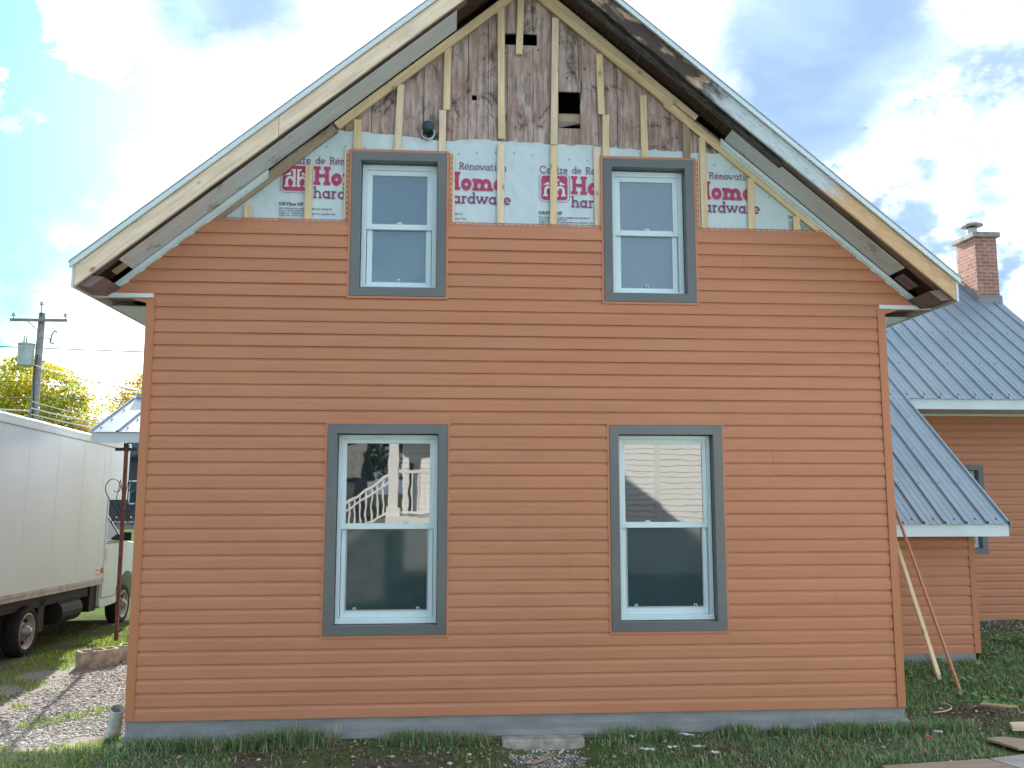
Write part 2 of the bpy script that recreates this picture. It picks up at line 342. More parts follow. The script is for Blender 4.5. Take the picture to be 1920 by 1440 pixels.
def absorb(o, mb, mat):
    """add small surface detail (screw heads, joints) given in world coordinates to an existing part"""
    me = o.data; me.materials.append(mat); mi = len(me.materials)-1; inv = o.matrix_basis.inverted()
    bm = bmesh.new(); bm.from_mesh(me); vv = [bm.verts.new(inv @ Vector(p)) for p in mb.v]
    for f in mb.f:
        try: bm.faces.new([vv[i] for i in f]).material_index = mi
        except ValueError: pass
    bm.to_mesh(me); bm.free(); me.update()
def npmesh(name, V, F, mat, tint=None, parent=None, smooth=False):
    me = bpy.data.meshes.new(name); n = len(V); k = F.shape[1]
    me.vertices.add(n); me.vertices.foreach_set('co', V.astype(np.float32).ravel())
    me.loops.add(F.size); me.loops.foreach_set('vertex_index', F.astype(np.int32).ravel())
    me.polygons.add(len(F)); me.polygons.foreach_set('loop_start', np.arange(0, F.size, k, dtype=np.int32)); me.polygons.foreach_set('loop_total', np.full(len(F), k, dtype=np.int32))
    if smooth: me.polygons.foreach_set('use_smooth', np.ones(len(F), dtype=bool))
    me.update(calc_edges=True)
    if tint is not None:
        a = me.color_attributes.new('tint', 'FLOAT_COLOR', 'POINT'); a.data.foreach_set('color', np.c_[tint, np.ones(n)].astype(np.float32).ravel())
    me.materials.append(mat); o = bpy.data.objects.new(name, me); COL.objects.link(o)
    if parent: o.parent = parent
    return o

# ------------------------------------------------------------------ ground
def sstep(a, b, x):
    t = np.clip((x-a)/(b-a), 0, 1); return t*t*(3-2*t)
def gz(x, y):
    x = np.asarray(x, float); y = np.asarray(y, float)
    left = sstep(.3, -.6, x); right = sstep(5.6, 6.4, x)
    z = -.178 + 0*x + .02*sstep(-1.2, .0, y)
    z = z - left*.030*np.clip(y-2.4, 0, 6.2) + right*.032*np.clip(y, 0, 4.3)
    far = sstep(9, 16, y); z = z*(1-far) - .36*far
    z = z + .012*np.sin(x*3.1+y*1.7)*np.sin(y*2.6-x) * (1-sstep(12, 18, abs(y)))
    z = z + .11*np.exp(-((x-6.75)**2/.12+(y-.12)**2/.05)) + .02*np.exp(-((x-6.45)**2/.02+(y-.2)**2/.02)) - .008
    z = z - .07*np.exp(-((x-3.12)/.34)**4-((y+.42)/.28)**4)
    return z
def gzf(x, y): return float(gz(x, y))
xs = np.concatenate([[-400, -200, -100, -60, -40, -25, -15], np.arange(-9, 13.01, .12), [15, 20, 30, 45, 70, 120, 250, 400]])
ys = np.concatenate([[-300, -150, -80, -45, -25, -15], np.arange(-11, 12.01, .12), [14, 17, 20, 26, 33, 41, 46, 55, 70, 90, 130, 250, 700]])
X, Y = np.meshgrid(xs, ys); Z = gz(X, Y); V = np.c_[X.ravel(), Y.ravel(), Z.ravel()]
nx = len(xs); ii, jj = np.meshgrid(np.arange(nx-1), np.arange(len(ys)-1)); a = (jj*nx+ii).ravel(); F = np.c_[a, a+1, a+1+nx, a+nx]
m = Mat('ground_soil_and_lawn', 1., 0.)
cs = m.co(); sx = m.n('ShaderNodeSeparateXYZ'); m.l(cs, sx.inputs[0]); x_, y_ = sx.outputs[0], sx.outputs[1]
n1 = m.noise(cs, 1.6, 6, .65); n2 = m.noise(cs, 14, 6, .7); n3 = m.noise(cs, 60, 4, .7)
soil = m.mix(m.ramp(n2, .3, .7), (.085, .072, .062), (.17, .145, .12)); soil = m.mix(m.math('MULTIPLY', m.ramp(n3, .6, .7), .5), soil, (.25, .23, .2))
grit = m.mix(m.ramp(n3, .3, .7), (.20, .185, .17), (.46, .43, .40)); leftw = m.math('MULTIPLY', m.ramp(x_, -.1, -.35), m.ramp(m.math('ADD', y_, m.math('MULTIPLY', n1, .8)), 4.6, 3.4))
leftw = m.math('MULTIPLY', leftw, m.ramp(x_, -2.6, -1.9)); c = m.mix(leftw, soil, grit)
green = m.mix(m.ramp(n2, .3, .7), (.065, .105, .035), (.11, .155, .055))
gm = m.ramp(m.math('ADD', n1, m.math('MULTIPLY', n2, .3)), .56, .74); far = m.ramp(y_, 6.0, 9.0); gm = m.math('MAXIMUM', gm, far)
gm = m.math('MULTIPLY', gm, m.math('SUBTRACT', 1, m.math('MULTIPLY', leftw, .85)))
c = m.mix(gm, c, green); m.col(c); m.bump(n2, .6, .02); m.bump(n3, .5, .006)
tag(npmesh('ground', V, F, m.m, smooth=True), kind='structure')
MT['asphalt'] = simple('street_asphalt', (.07, .07, .072), .2, 2, .9); MT['lawn'] = simple('far_lawn', (.26, .38, .03), .25, .5, 1., 0.)
MT['walk'] = simple('pale_pavement', (.42, .41, .39), .1, 2, .9)
for nme, y0, y1, mt, z in (('street', 40, 47, 'asphalt', -.346), ('kerb', 47, 47.3, 'walk', -.24), ('pavement', 49, 50.6, 'walk', -.338), ('lawn', 50.7, 95, 'lawn', -.35)):
    b = MB(); b.box(-120, 60, y0, y1, -.5, z); tag(b.build(nme, MT[mt]), kind='structure')

# ------------------------------------------------------------------ siding generator
C = .1016
AX = 3.01; SL = .833
def rakeL(x): return 3.234 + SL*(x+.295)          # lower edge of the white rake trim, left slope
def rake(x): return rakeL(min(x, 2*AX-x))
def rake_x(z): return (z-3.234)/SL - .295          # left x of that line at height z
PROF = [(-.0030, -.004), (-.0030, -.0150), (.001, -.0158), (.060, -.0150), (.066, -.0138), (.078, -.0078), (.088, -.0034), (.1016, -.0018)]   # (dz, dy) dutch lap
def siding_strip(mb, xa0, xb0, xa1, xb1, z, y, dy=0., lo=0., hi=9.):
    """one course (or the part of it between lo and hi); x range at its bottom and at its top"""
    vs = []; pr = [q for q in PROF if lo < q[0] < hi]
    pz_ = [q[0]+1e-6*i for i, q in enumerate(PROF)]; pd_ = [q[1] for q in PROF]
    if lo <= 0: pr = PROF[:2]+[q for q in pr if q[0] > 0]
    else: pr = [(lo, float(np.interp(lo, pz_, pd_)))]+pr
    if hi < C: pr = pr+[(hi, float(np.interp(hi, pz_, pd_)))]
    for dz, d in pr:
        t = dz/C; vs += [(xa0+(xa1-xa0)*t, y+d-dy*(0 if dz > .09 else 1), z+dz), (xb0+(xb1-xb0)*t, y+d-dy*(0 if dz > .09 else 1), z+dz)]
    n = len(pr); mb.add(vs, [(2*i, 2*i+1, 2*i+3, 2*i+2) for i in range(n-1)])
    for e in (0, 1):
        mb.add([vs[2*i+e] for i in range(n)] + [(vs[2*(n-1)+e][0], y+.004, vs[2*(n-1)][2]), (vs[e][0], y+.004, vs[0][2])], [tuple(range(n+2))])
def siding_wall(mb, rows, y, bounds, holes, z0=0., seed=1, panel=3.66):
    rr = random.Random(seed)
    for k in range(rows):
        z = z0+k*C; (a0, b0), (a1, b1) = bounds(z), bounds(z+C)
        cuts = []
        for hx0, hx1, hz0, hz1 in holes:
            if z+C > hz0+.001 and z < hz1-.001:
                cuts.append((hx0, hx1))
                if z < hz0: siding_strip(mb, hx0, hx1, hx0, hx1, z, y, 0, 0, hz0-z)
                if z+C > hz1: siding_strip(mb, hx0, hx1, hx0, hx1, z, y, 0, hz1-z, 9.)
        segs = [(a0, a1, b0, b1)]; cuts.sort(); cur = (a0, a1); segs = []
        for c0, c1 in cuts: segs.append((cur[0], cur[1], c0, c0)); cur = (c1, c1)
        segs.append((cur[0], cur[1], b0, b1))
        if k % 2 == 0: js = [((k//2)*1.37 + rr.uniform(-.2, .2)) % panel + i*panel for i in range(-1, 4)]
        for s0, s1, e0, e1 in segs:
            xsn = [j for j in js if max(s0, s1)+.15 < j < min(e0, e1)-.15]
            L = [(s0, s1)] + [(q, q) for q in xsn]; Rr = [(q+.0, q+.0) for q in xsn] + [(e0, e1)]
            for i, ((p0, p1), (q0, q1)) in enumerate(zip(L, Rr)):
                siding_strip(mb, p0, q0, p1, q1, z, y, dy=.0024*(i % 2)+rr.uniform(0, .0012))

HOUSE = tag(empty('house', (3.0, 0, -.15)), 'orange brown vinyl sided gable house with unfinished gable, grey metal roofed wing and brick chimney', 'house')
HI = Matrix.Translation(Vector((-3.0, 0, .15)))
def hb(mb, name, mats, frame=None, parent=None, **k):
    """build a part of the house given in world coordinates"""
    o = mb.build(name, mats, None, frame, **k)
    o.parent = parent or HOUSE
    if parent is None: o.matrix_parent_inverse = HI
    else: o.matrix_parent_inverse = (HI.inverted() @ Matrix.Identity(4)).inverted() if parent.type == 'EMPTY' and False else parent.matrix_basis.inverted() if parent.parent is None else WINV[parent.name]
    return o
WINV = {}
WIN = [(1.438, 2.375, .601, 2.222, 'low'), (3.672, 4.592, .606, 2.225, 'low'), (1.577, 2.345, 3.257, 4.463, 'up'), (3.649, 4.416, 3.242, 4.462, 'up')]
J = .020
holes = [(a-J, b+J, c-J, d+J) for a, b, c, d, _ in WIN]
def main_bounds(z):
    if z < 3.235: return (.066, 5.952)
    xl = rake_x(z)+.01; return (xl, 2*AX-xl)
mb = MB(); siding_wall(mb, 38, 0., main_bounds, holes, 0, 3); hb(mb, 'siding', MT['siding'])
# nail hem of the topmost course with its slots
zt = 38*C
def spans(z, hs=holes):
    xl = rake_x(z)+.01; cur = xl; r = []
    for h in sorted(h for h in hs if h[2] < z < h[3]): r.append((cur, h[0])); cur = h[1]
    r.append((cur, 2*AX-xl)); return r
for a, b_ in spans(zt+.02):
    mb = MB(); mb.box(a, b_, -.004, .006, zt, zt+.012); mb.box(a, b_, -.001, .006, zt+.022, zt+.028)
    q = a
    while q < b_: mb.box(q, min(q+.012, b_), -.001, .006, zt+.012, zt+.022); q += .05
    hb(mb, 'nail_hem', MT['siding'])
# corner posts
for x0, x1, xs_ in ((0., .068, -.0), (5.950, 6.018, 0)):
    mb = MB(); mb.box(x0, x1, -.024, .09, .0, 3.205)
    xi = x1-.006 if x0 == 0 else x0; mb.box(xi, xi+.006, -.027, -.024, .0, 3.205)
    bevel(hb(mb, 'corner_post', MT['corner']), .004)
# foundation flashing
mb = MB()
for x0, x1, dz in ((-.0, 1.55, 0), (1.55, 3.38, .0), (3.38, 6.02, 0)):
    o_ = .001 if x0 == 1.55 else 0
    prof = [(.03, .0), (.004-o_, .0), (.004-o_, -.080), (-.066-o_, -.096), (-.070-o_, -.140), (.03, -.140)]
    mb.prism(prof, x0, x1, 0, 'x')
hb(mb, 'foundation_flashing', MT['foundation'])
mb = MB(); mb.box(.01, 6.01, -.045, .3, -.45, -.1405); hb(mb, 'foundation', MT['concrete'])
mb = MB(); mb.box(2.80, 3.42, -.20, -.073, -.40, -.138); bevel(hb(mb, 'window_well_sill', MT['concrete']), .012)

# ------------------------------------------------------------------ windows
def make_window(x0, x1, z0, z1, kind, y=0., name='window', t=.072, d=.085):
    w = bpy.data.objects.new(name, None); COL.objects.link(w); w.parent = HOUSE; w.location = ((x0+x1)/2-3.0, y, z0+.15)
    off = Vector(((x0+x1)/2, y, z0))
    def P(mb, n, mt, bv=0):
        mb.v = [(p[0]-off.x, p[1]-off.y, p[2]-off.z) for p in mb.v]; o = mb.build(n, mt, w)
        if bv: bevel(o, bv)
        return o
    yf = y-.026
    j = MB()   # orange J channel round the trim
    for a, b_, c, e in ((x0-J, x0-.002, z0-J, z1+J), (x1+.002, x1+J, z0-J, z1+J), (x0-.002, x1+.002, z0-J, z0-.002), (x0-.002, x1+.002, z1+.002, z1+J)):
        j.box(a, b_, y-.021, y+.02, c, e)
    if kind == 'up':   # nailing flange that stands free of the siding
        for xa, xb, sg in ((x0-J-.03, x0-J, -1), (x1+J, x1+J+.03, 1)):
            zlo = 38*C+.03
            j.box(xa, xa+.006 if sg < 0 else xa+.012, y+.008, y+.012, zlo, z1+J); j.box(xb-.012 if sg < 0 else xb-.006, xb, y+.008, y+.012, zlo, z1+J)
            q = zlo
            while q < z1: j.box(xa+.004, xb-.004, y+.009, y+.0115, q, q+.018); q += .045
        j.box(x0-J, x1+J, y-.004, y+.004, z1+J, z1+J+.008)
    P(j, 'channel', MT['siding'])
    ix0, ix1, iz0, iz1 = x0+t, x1-t, z0+t, z1-t
    f = MB()   # mitred grey trim with deep returns
    o4 = [(x0, z0), (x1, z0), (x1, z1), (x0, z1)]; i4 = [(ix0, iz0), (ix1, iz0), (ix1, iz1), (ix0, iz1)]
    for k in range(4):
        (a, b_), (c, e) = o4[k], o4[(k+1) % 4]; (g, h), (i_, l_) = i4[k], i4[(k+1) % 4]
        e_ = .0007*(k % 2)
        f.quad((a, yf-e_, b_), (c, yf-e_, e), (i_, yf-e_, l_), (g, yf-e_, h)); f.quad((a, yf, b_), (c, yf, e), (c, y+.02, e), (a, y+.02, b_))
        f.quad((g, yf, h), (i_, yf, l_), (i_, y+d+.03, l_), (g, y+d+.03, h))
    P(f, 'trim', MT['grey_trim'])
    s = MB(); yw = y+d-.02; fr = .034 if kind == 'low' else .044; B = .028 if kind == 'low' else .02   # outer frame, stepped
    zi0 = iz0+B
    s.box(ix0+.004, ix0+fr, yw, y+d+.06, zi0, iz1-.006); s.box(ix1-fr, ix1-.004, yw, y+d+.06, zi0, iz1-.006)
    s.box(ix0+fr, ix1-fr, yw, y+d+.06, iz1-fr-.006, iz1-.006); s.box(ix0+.004, ix1-.004, yw-.012, y+d+.06, iz0+.004, zi0)
    s.box(ix0+.004, ix1-.004, yw-.004, y+d+.02, zi0-.0, zi0+.016)
    P(s, 'frame', MT['white'], .003)
    gx0, gx1 = ix0+fr, ix1-fr; gz0, gz1 = zi0+.016, iz1-fr-.006; mid = gz0+(gz1-gz0)*.505; sw = .034 if kind == 'low' else .042
    u = MB(); yu = yw+.014
    u.box(gx0, gx0+sw, yu, yu+.03, mid-.02, gz1); u.box(gx1-sw, gx1, yu, yu+.03, mid-.02, gz1); u.box(gx0+sw, gx1-sw, yu, yu+.03, gz1-sw, gz1); u.box(gx0+sw, gx1-sw, yu, yu+.03, mid-.02, mid+.026)
    P(u, 'upper_sash', MT['white'], .003)
    l = MB(); yl = yw+.034; sb = .052 if kind == 'low' else .034
    l.box(gx0+.004, gx0+sw+.006, yl, yl+.03, gz0, mid-.0205); l.box(gx1-sw-.006, gx1-.004, yl, yl+.03, gz0, mid-.0205); l.box(gx0+sw+.006, gx1-sw-.006, yl, yl+.03, gz0, gz0+sb)
    P(l, 'lower_sash', MT['white'], .003)
    p = MB(); p.box(gx0+sw-.004, gx1-sw+.004, yu+.012, yu+.018, mid+.02, gz1-sw+.004); P(p, 'upper_pane', MT['glass'] if kind == 'low' else MT['glass_up'])
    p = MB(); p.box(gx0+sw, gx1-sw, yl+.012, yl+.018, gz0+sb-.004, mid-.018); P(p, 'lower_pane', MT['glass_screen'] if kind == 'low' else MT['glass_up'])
    if kind == 'low':
        sc = MB()   # screen frame
        a, b_, c, e = gx0+sw+.006, gx1-sw-.006, gz0+sb, mid-.0205
        for q in ((a, a+.008, c, e), (b_-.008, b_, c, e), (a+.008, b_-.008, c, c+.008)): sc.box(q[0], q[1], yl-.004, yl+.008, q[2], q[3])
        P(sc, 'screen_frame', MT['transformer'])
    for fx in ((.3, .7) if kind == 'low' else (.5,)):
        k = MB(); xk = gx0+(gx1-gx0)*fx; k.box(xk-.025, xk+.025, yu-.004, yu+.006, mid+.026, mid+.033); k.box(xk-.012, xk+.018, yu-.006, yu+.006, mid+.033, mid+.041); P(k, 'latch', MT['white'], .002)
    for fx in ((.16, .84) if kind == 'low' else (.5,)):
        k = MB(); xk = gx0+(gx1-gx0)*fx; zk = gz0+sb+.004; k.box(xk-.012, xk-.007, yl-.008, yl, zk, zk+.018); k.box(xk+.007, xk+.012, yl-.008, yl, zk, zk+.018); k.box(xk-.012, xk+.012, yl-.008, yl, zk+.018, zk+.023); P(k, 'lift_tab', MT['white'])
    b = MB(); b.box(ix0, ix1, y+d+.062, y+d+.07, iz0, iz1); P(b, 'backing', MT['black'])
    return w
wins = [make_window(*w_) for w_ in WIN]
wins[0]['label'] = 'ground floor window on the left, mirroring a white porch'
wins[1]['label'] = 'ground floor window on the right, mirroring white siding'
wins[2]['label'] = 'small upstairs window on the left'
wins[3]['label'] = 'small upstairs window on the right'

# ------------------------------------------------------------------ sheathing, wrap, strapping
pl = [-.3, .2, .62, .98, 1.28, 1.5, 1.72, 1.935, 2.15, 2.335, 2.52, 2.69, 2.85, 3.07, 3.235, 3.46, 3.625, 3.79, 4.01, 4.24, 4.44, 4.66, 4.9, 5.2, 5.6, 6.0]
hl = [(a_+.04, b2+.04-.08, c_, d_-.04) for a_, b2, c_, d_, k_ in WIN[2:]] + [(2.832, 3.106, 5.47, 5.575), (2.553, 2.594, 4.963, 5.009), (3.286, 3.472, 4.74, 5.068)]
mb = MB(); zlow = 3.75
for a, b_ in zip(pl[:-1], pl[1:]):
    dy = random.uniform(0, .004); a += .0025; b_ -= .0025
    zc = [h for h in hl if h[0] < b_ and h[1] > a]
    xc = sorted({a, b_, *[max(a, h[0]) for h in zc], *[min(b_, h[1]) for h in zc]} | ({AX} if a < AX < b_ else set()))
    for p, q in zip(xc[:-1], xc[1:]):
        if q-p < 1e-4: continue
        zz = zlow; 
        for h in sorted([h for h in zc if h[0] < q-1e-5 and h[1] > p+1e-5], key=lambda h: h[2]):
            (h[2] > zz) and mb.hexa([(p, .04+dy, zz), (q, .04+dy, zz), (q, .062, zz), (p, .062, zz), (p, .04+dy, h[2]), (q, .04+dy, h[2]), (q, .062, h[2]), (p, .062, h[2])]); zz = h[3]
        zp, zq = rake(p)+.08, rake(q)+.08
        if min(zp, zq) > zz: mb.hexa([(p, .04+dy, zz), (q, .04+dy, zz), (q, .062, zz), (p, .062, zz), (p, .04+dy, zp), (q, .04+dy, zq), (q, .062, zq), (p, .062, zp)])
# butt joints across some planks: a short saw cut lip
hb(mb, 'sheathing', MT['sheathing'])
mb = MB()
mb.hexa([(3.288, .044, 4.745), (3.47, .044, 4.79), (3.47, .06, 4.79), (3.288, .06, 4.745), (3.288, .044, 4.80), (3.47, .044, 4.80), (3.47, .06, 4.80), (3.288, .06, 4.80)]); hb(mb, 'sheathing_splinter', MT['old_wood'])
mb = MB(); mb.box(3.26, 3.5, .075, .11, 4.80, 4.885); hb(mb, 'inner_stud', MT['weathered'])
mb = MB(); mb.tube([(2.84, .06, 5.572), (3.11, .05, 5.578), (3.105, .05, 5.46)], .004, 5); hb(mb, 'wire_end', MT['cable'])
mb = MB(); mb.tube([(3.46, .036, 4.905), (3.475, .036, 5.0), (3.482, .036, 5.16)], .003, 4); hb(mb, 'crack_edge', MT['black'])
# black core added behind the boards to stop light and keep the holes dark
mb = MB(); e_ = .30; mb.prism([(.03, -.4), (5.99, -.4), (5.99, rakeL(.03)-.02), (AX, rakeL(AX)-.02), (.03, rakeL(.03)-.02)], .32, 8.3); hb(mb, 'interior_core', MT['black'])
for q in ((.0, .03), (5.99, 6.018)): mb = MB(); mb.box(*q, .09, 8.3, 0, 3.3); hb(mb, 'side_wall', MT['siding'])
# house wrap: a wrinkled sheet with an uneven top
top = [(-.2, 4.66), (1.457, 4.652), (1.7, 4.645), (1.959, 4.626), (2.15, 4.60), (2.312, 4.591), (2.45, 4.60), (2.6, 4.617), (2.777, 4.605), (3.0, 4.60), (3.246, 4.591), (3.46, 4.588), (3.698, 4.581), (3.97, 4.560), (4.2, 4.565), (4.427, 4.546), (4.658, 4.553), (6.2, 4.55)]
txs = [q[0] for q in top]; tzs = [q[1] for q in top]
xsn = np.arange(.30, 5.72, .018); nv = 46; vs = []; 
def wr(x, z): return .0032*math.sin(x*9+z*4+2*math.sin(z*3+x*1.3)) + .0026*math.sin(x*23-z*14+2*math.sin(x*2.1)) + .0014*math.sin(x*41+z*31)
for x in xsn:
    zt_ = min(np.interp(x, txs, tzs)+.004*math.sin(x*31)+.003*math.sin(x*57), rake(x)+.06); z0_ = 3.80
    for k in range(nv+1):
        z = z0_+(zt_-z0_)*k/nv; cur = .006*max(0, (z-zt_+.03)/.03)*(1+math.sin(x*13)); vs.append((x, .034-abs(wr(x, z))*.9-cur, z))
fs = [(i*(nv+1)+k, (i+1)*(nv+1)+k, (i+1)*(nv+1)+k+1, i*(nv+1)+k+1) for i in range(len(xsn)-1) for k in range(nv) if vs[i*(nv+1)+nv][2] > 3.81 and vs[(i+1)*(nv+1)+nv][2] > 3.81 and not any(a_+.02 < vs[i*(nv+1)+k][0] < b2-.04 and c_+.02 < vs[i*(nv+1)+k][2] < d_-.03 for a_, b2, c_, d_, k_ in WIN[2:])]
mb = MB(); mb.add(vs, fs)
for x in np.arange(1.2, 5.2, .155):
    z = 4.50+.02*math.sin(x*5)-.012*(x-1); z = min(z, rake(x)-.1)
    mb.box(x, x+.006, .022, .0255, z, z+.011, 1)
WRAP = hb(mb, 'house_wrap', [MT['wrap'], MT['iron']], smooth=True)
def sub(mb, name, mt, par=WRAP):
    keep = []
    for f in mb.f:      # nothing is printed where the window openings are cut out of the sheet
        cx = sum(mb.v[i][0] for i in f)/len(f); cz = sum(mb.v[i][2] for i in f)/len(f)
        if not any(a_+.03 < cx < b2-.03 and c_+.03 < cz < d_-.03 for a_, b2, c_, d_, k_ in WIN[2:]): keep.append(f)
    if not keep: return
    used = sorted({i for f in keep for i in f}); mp_ = {u: i for i, u in enumerate(used)}
    mb.v = [mb.v[u] for u in used]; mb.f = [tuple(mp_[i] for i in f) for f in keep]; mb.m = [0]*len(keep)
    o = mb.build(name, mt); o.parent = par; return o
# ---- slab-serif lettering drawn with strokes
class Pen:
    def __init__(s): s.mb = MB(); s.k = 0
    def stroke(s, pts, t, T, closed=False):
        """ribbon of width t along pts (em units) -> world by T"""
        n = len(pts); L = []; Rr = []
        for i, p in enumerate(pts):
            if closed: a, b_ = pts[(i-1) % n], pts[(i+1) % n]
            else: a, b_ = pts[max(i-1, 0)], pts[min(i+1, n-1)]
            dx, dy = b_[0]-a[0], b_[1]-a[1]; q = math.hypot(dx, dy) or 1; nx_, ny_ = -dy/q*t/2, dx/q*t/2
            L.append((p[0]+nx_, p[1]+ny_)); Rr.append((p[0]-nx_, p[1]-ny_))
        s.k = (s.k+1) % 40; e = s.k*.00004
        vs = [T(x, y, e) for x, y in L] + [T(x, y, e) for x, y in Rr]
        m_ = n if closed else n-1
        s.mb.add(vs, [(i, (i+1) % n, n+(i+1) % n, n+i) for i in range(m_)])
def arc(cx, cy, rx, ry, a0, a1, n=18):
    return [(cx+rx*math.cos(R(a0+(a1-a0)*i/n)), cy+ry*math.sin(R(a0+(a1-a0)*i/n))) for i in range(n+1)]
def glyph(ch, t, h=.66, sr=.09):
    """returns (list of (points, width, closed)), advance"""
    s = []; ts = t*.72; o = t/2; r = h/2-o; st = lambda *p, w=t, c=False: s.append((list(p), w, c))
    def foot(x, y, l=1, r_=1): st((x-o-sr*l, y+ts/2), (x+o+sr*r_, y+ts/2), w=ts)
    def head(x, y, l=1, r_=1): st((x-o-sr*l, y-ts/2), (x+o+sr*r_, y-ts/2), w=ts)
    if ch == 'H':
        a, b_ = o+sr, o+sr+.50+t*.5
        for x in (a, b_): st((x, ts), (x, 1-ts)); foot(x, 0); head(x, 1)
        st((a+o, .5), (b_-o, .5), w=ts); return s, b_+o+sr
    if ch in 'oeé':
        rx = r*1.02; cx = rx+o
        if ch == 'o': st(*arc(cx, h/2, rx, r, 0, 345, 23), c=True)
        else:
            st(*arc(cx, h/2, rx, r, 0, 318, 22)); st((cx-rx+o, h/2), (cx+rx+o, h/2), w=ts*.8)
            if ch == 'é': st((cx-.02, h+.08), (cx+.16, h+.26), w=t*.8)
        return s, 2*cx
    if ch == 'C':
        rx = .47; cx = rx+o; st(*arc(cx, .5, rx, .5-o, 48, 318, 22)); st((cx+rx*.72, .62), (cx+rx*.72, .97), w=ts*.8); return s, 2*cx-.02
    if ch in 'nhm':
        x = o+sr; st((x, ts), (x, (1 if ch == 'h' else h)-ts)); foot(x, 0); head(x, 1 if ch == 'h' else h, 1, 0)
        w_ = (.40 if ch != 'm' else .36)+t*.35; rr_ = (w_)/2
        for k in range(2 if ch == 'm' else 1):
            x2 = x+w_; st(*([(x+.0, h*.52)] if 0 else []), *arc(x+rr_, h-o-rr_, rr_, rr_, 180, 0, 12), (x2, ts)); foot(x2, 0, .8 if ch == 'm' else 1); x = x2
        return s, x+o+sr
    if ch == 'r':
        x = o+sr; st((x, ts), (x, h-ts)); foot(x, 0, 1, 1.3); head(x, h, 1, 0); st(*arc(x+.24, h-o-.22, .24, .22, 180, 75, 9)); return s, x+.36
    if ch in 'ad':
        cx = r+o; st(*arc(cx, h/2, r, r, 0, 345, 23), c=True); x = cx+r
        st((x, ts), (x, (1 if ch == 'd' else h)-ts*.5)); foot(x, 0, 0, 1); head(x, 1 if ch == 'd' else h, 1 if ch == 'd' else .2, 0); return s, x+o+sr
    if ch == 't':
        x = o+.12; st((x, .92), (x, .2), *arc(x+.18, .18+o*.3, .18, .18-o*.2, 180, 300, 8)); st((x-.16, h-ts/2), (x+.26, h-ts/2), w=ts); return s, x+.34
    if ch == 'i':
        x = o+sr; st((x, ts), (x, h-ts)); foot(x, 0); head(x, h, 1, 0); st((x, .86), (x, .99)); return s, x+o+sr
    if ch == 'R':
        x = o+sr; st((x, ts), (x, 1-ts)); foot(x, 0); head(x, 1, 1, 0); st((x, 1-o), (x+.28, 1-o), *arc(x+.28, .74, .22, .26-o, 90, -90, 10), (x, .48+o*.2)); st((x+.28, .47), (x+.5, ts)); foot(x+.52, 0, .4, .7); return s, x+.62
    if ch == 'v':
        w_ = .56+t*.3; st((sr*.8, h-ts), (w_/2+sr*.8, o*.5)); st((w_/2+sr*.8, o*.5), (w_+sr*.8, h-ts)); head(sr*.8, h); head(w_+sr*.8, h); return s, w_+sr*1.8+.04
    if ch == 'w':
        w_ = .42+t*.25; x = sr*.8
        for k in range(2): st((x, h-ts), (x+w_/2, o*.5)); st((x+w_/2, o*.5), (x+w_, h-ts)); head(x, h, .8, .8); x += w_
        head(x, h, .8, .8); return s, x+sr+.04
    return s, .34
TILT = -.0125; WY = .0255
def wtext(pen, txt, x, z, size, t, width=None, y=WY):
    gl = [glyph(c, t) for c in txt]; tot = sum(a for _, a in gl)+.055*(len(txt)-1); k = 1. if width is None else width/(tot*size); cur = 0
    for g, adv in gl:
        for pts, w_, cl_ in g:
            pen.stroke(pts, w_, lambda px, pz, e, cur=cur: (x+(cur+px)*size*k, y-e, z+pz*size+TILT*(cur+px)*size*k), cl_)
        cur += adv+.055
def rrect(mb, x0, x1, z0, z1, r, y):
    pts = []
    for cx, cz, a in ((x1-r, z1-r, 0), (x0+r, z1-r, 90), (x0+r, z0+r, 180), (x1-r, z0+r, 270)):
        pts += [(cx+r*math.cos(R(a+q)), cz+r*math.sin(R(a+q))) for q in range(0, 91, 15)]
    mb.add([(a, y, b_) for a, b_ in pts], [tuple(range(len(pts)))]); return pts
SM = []
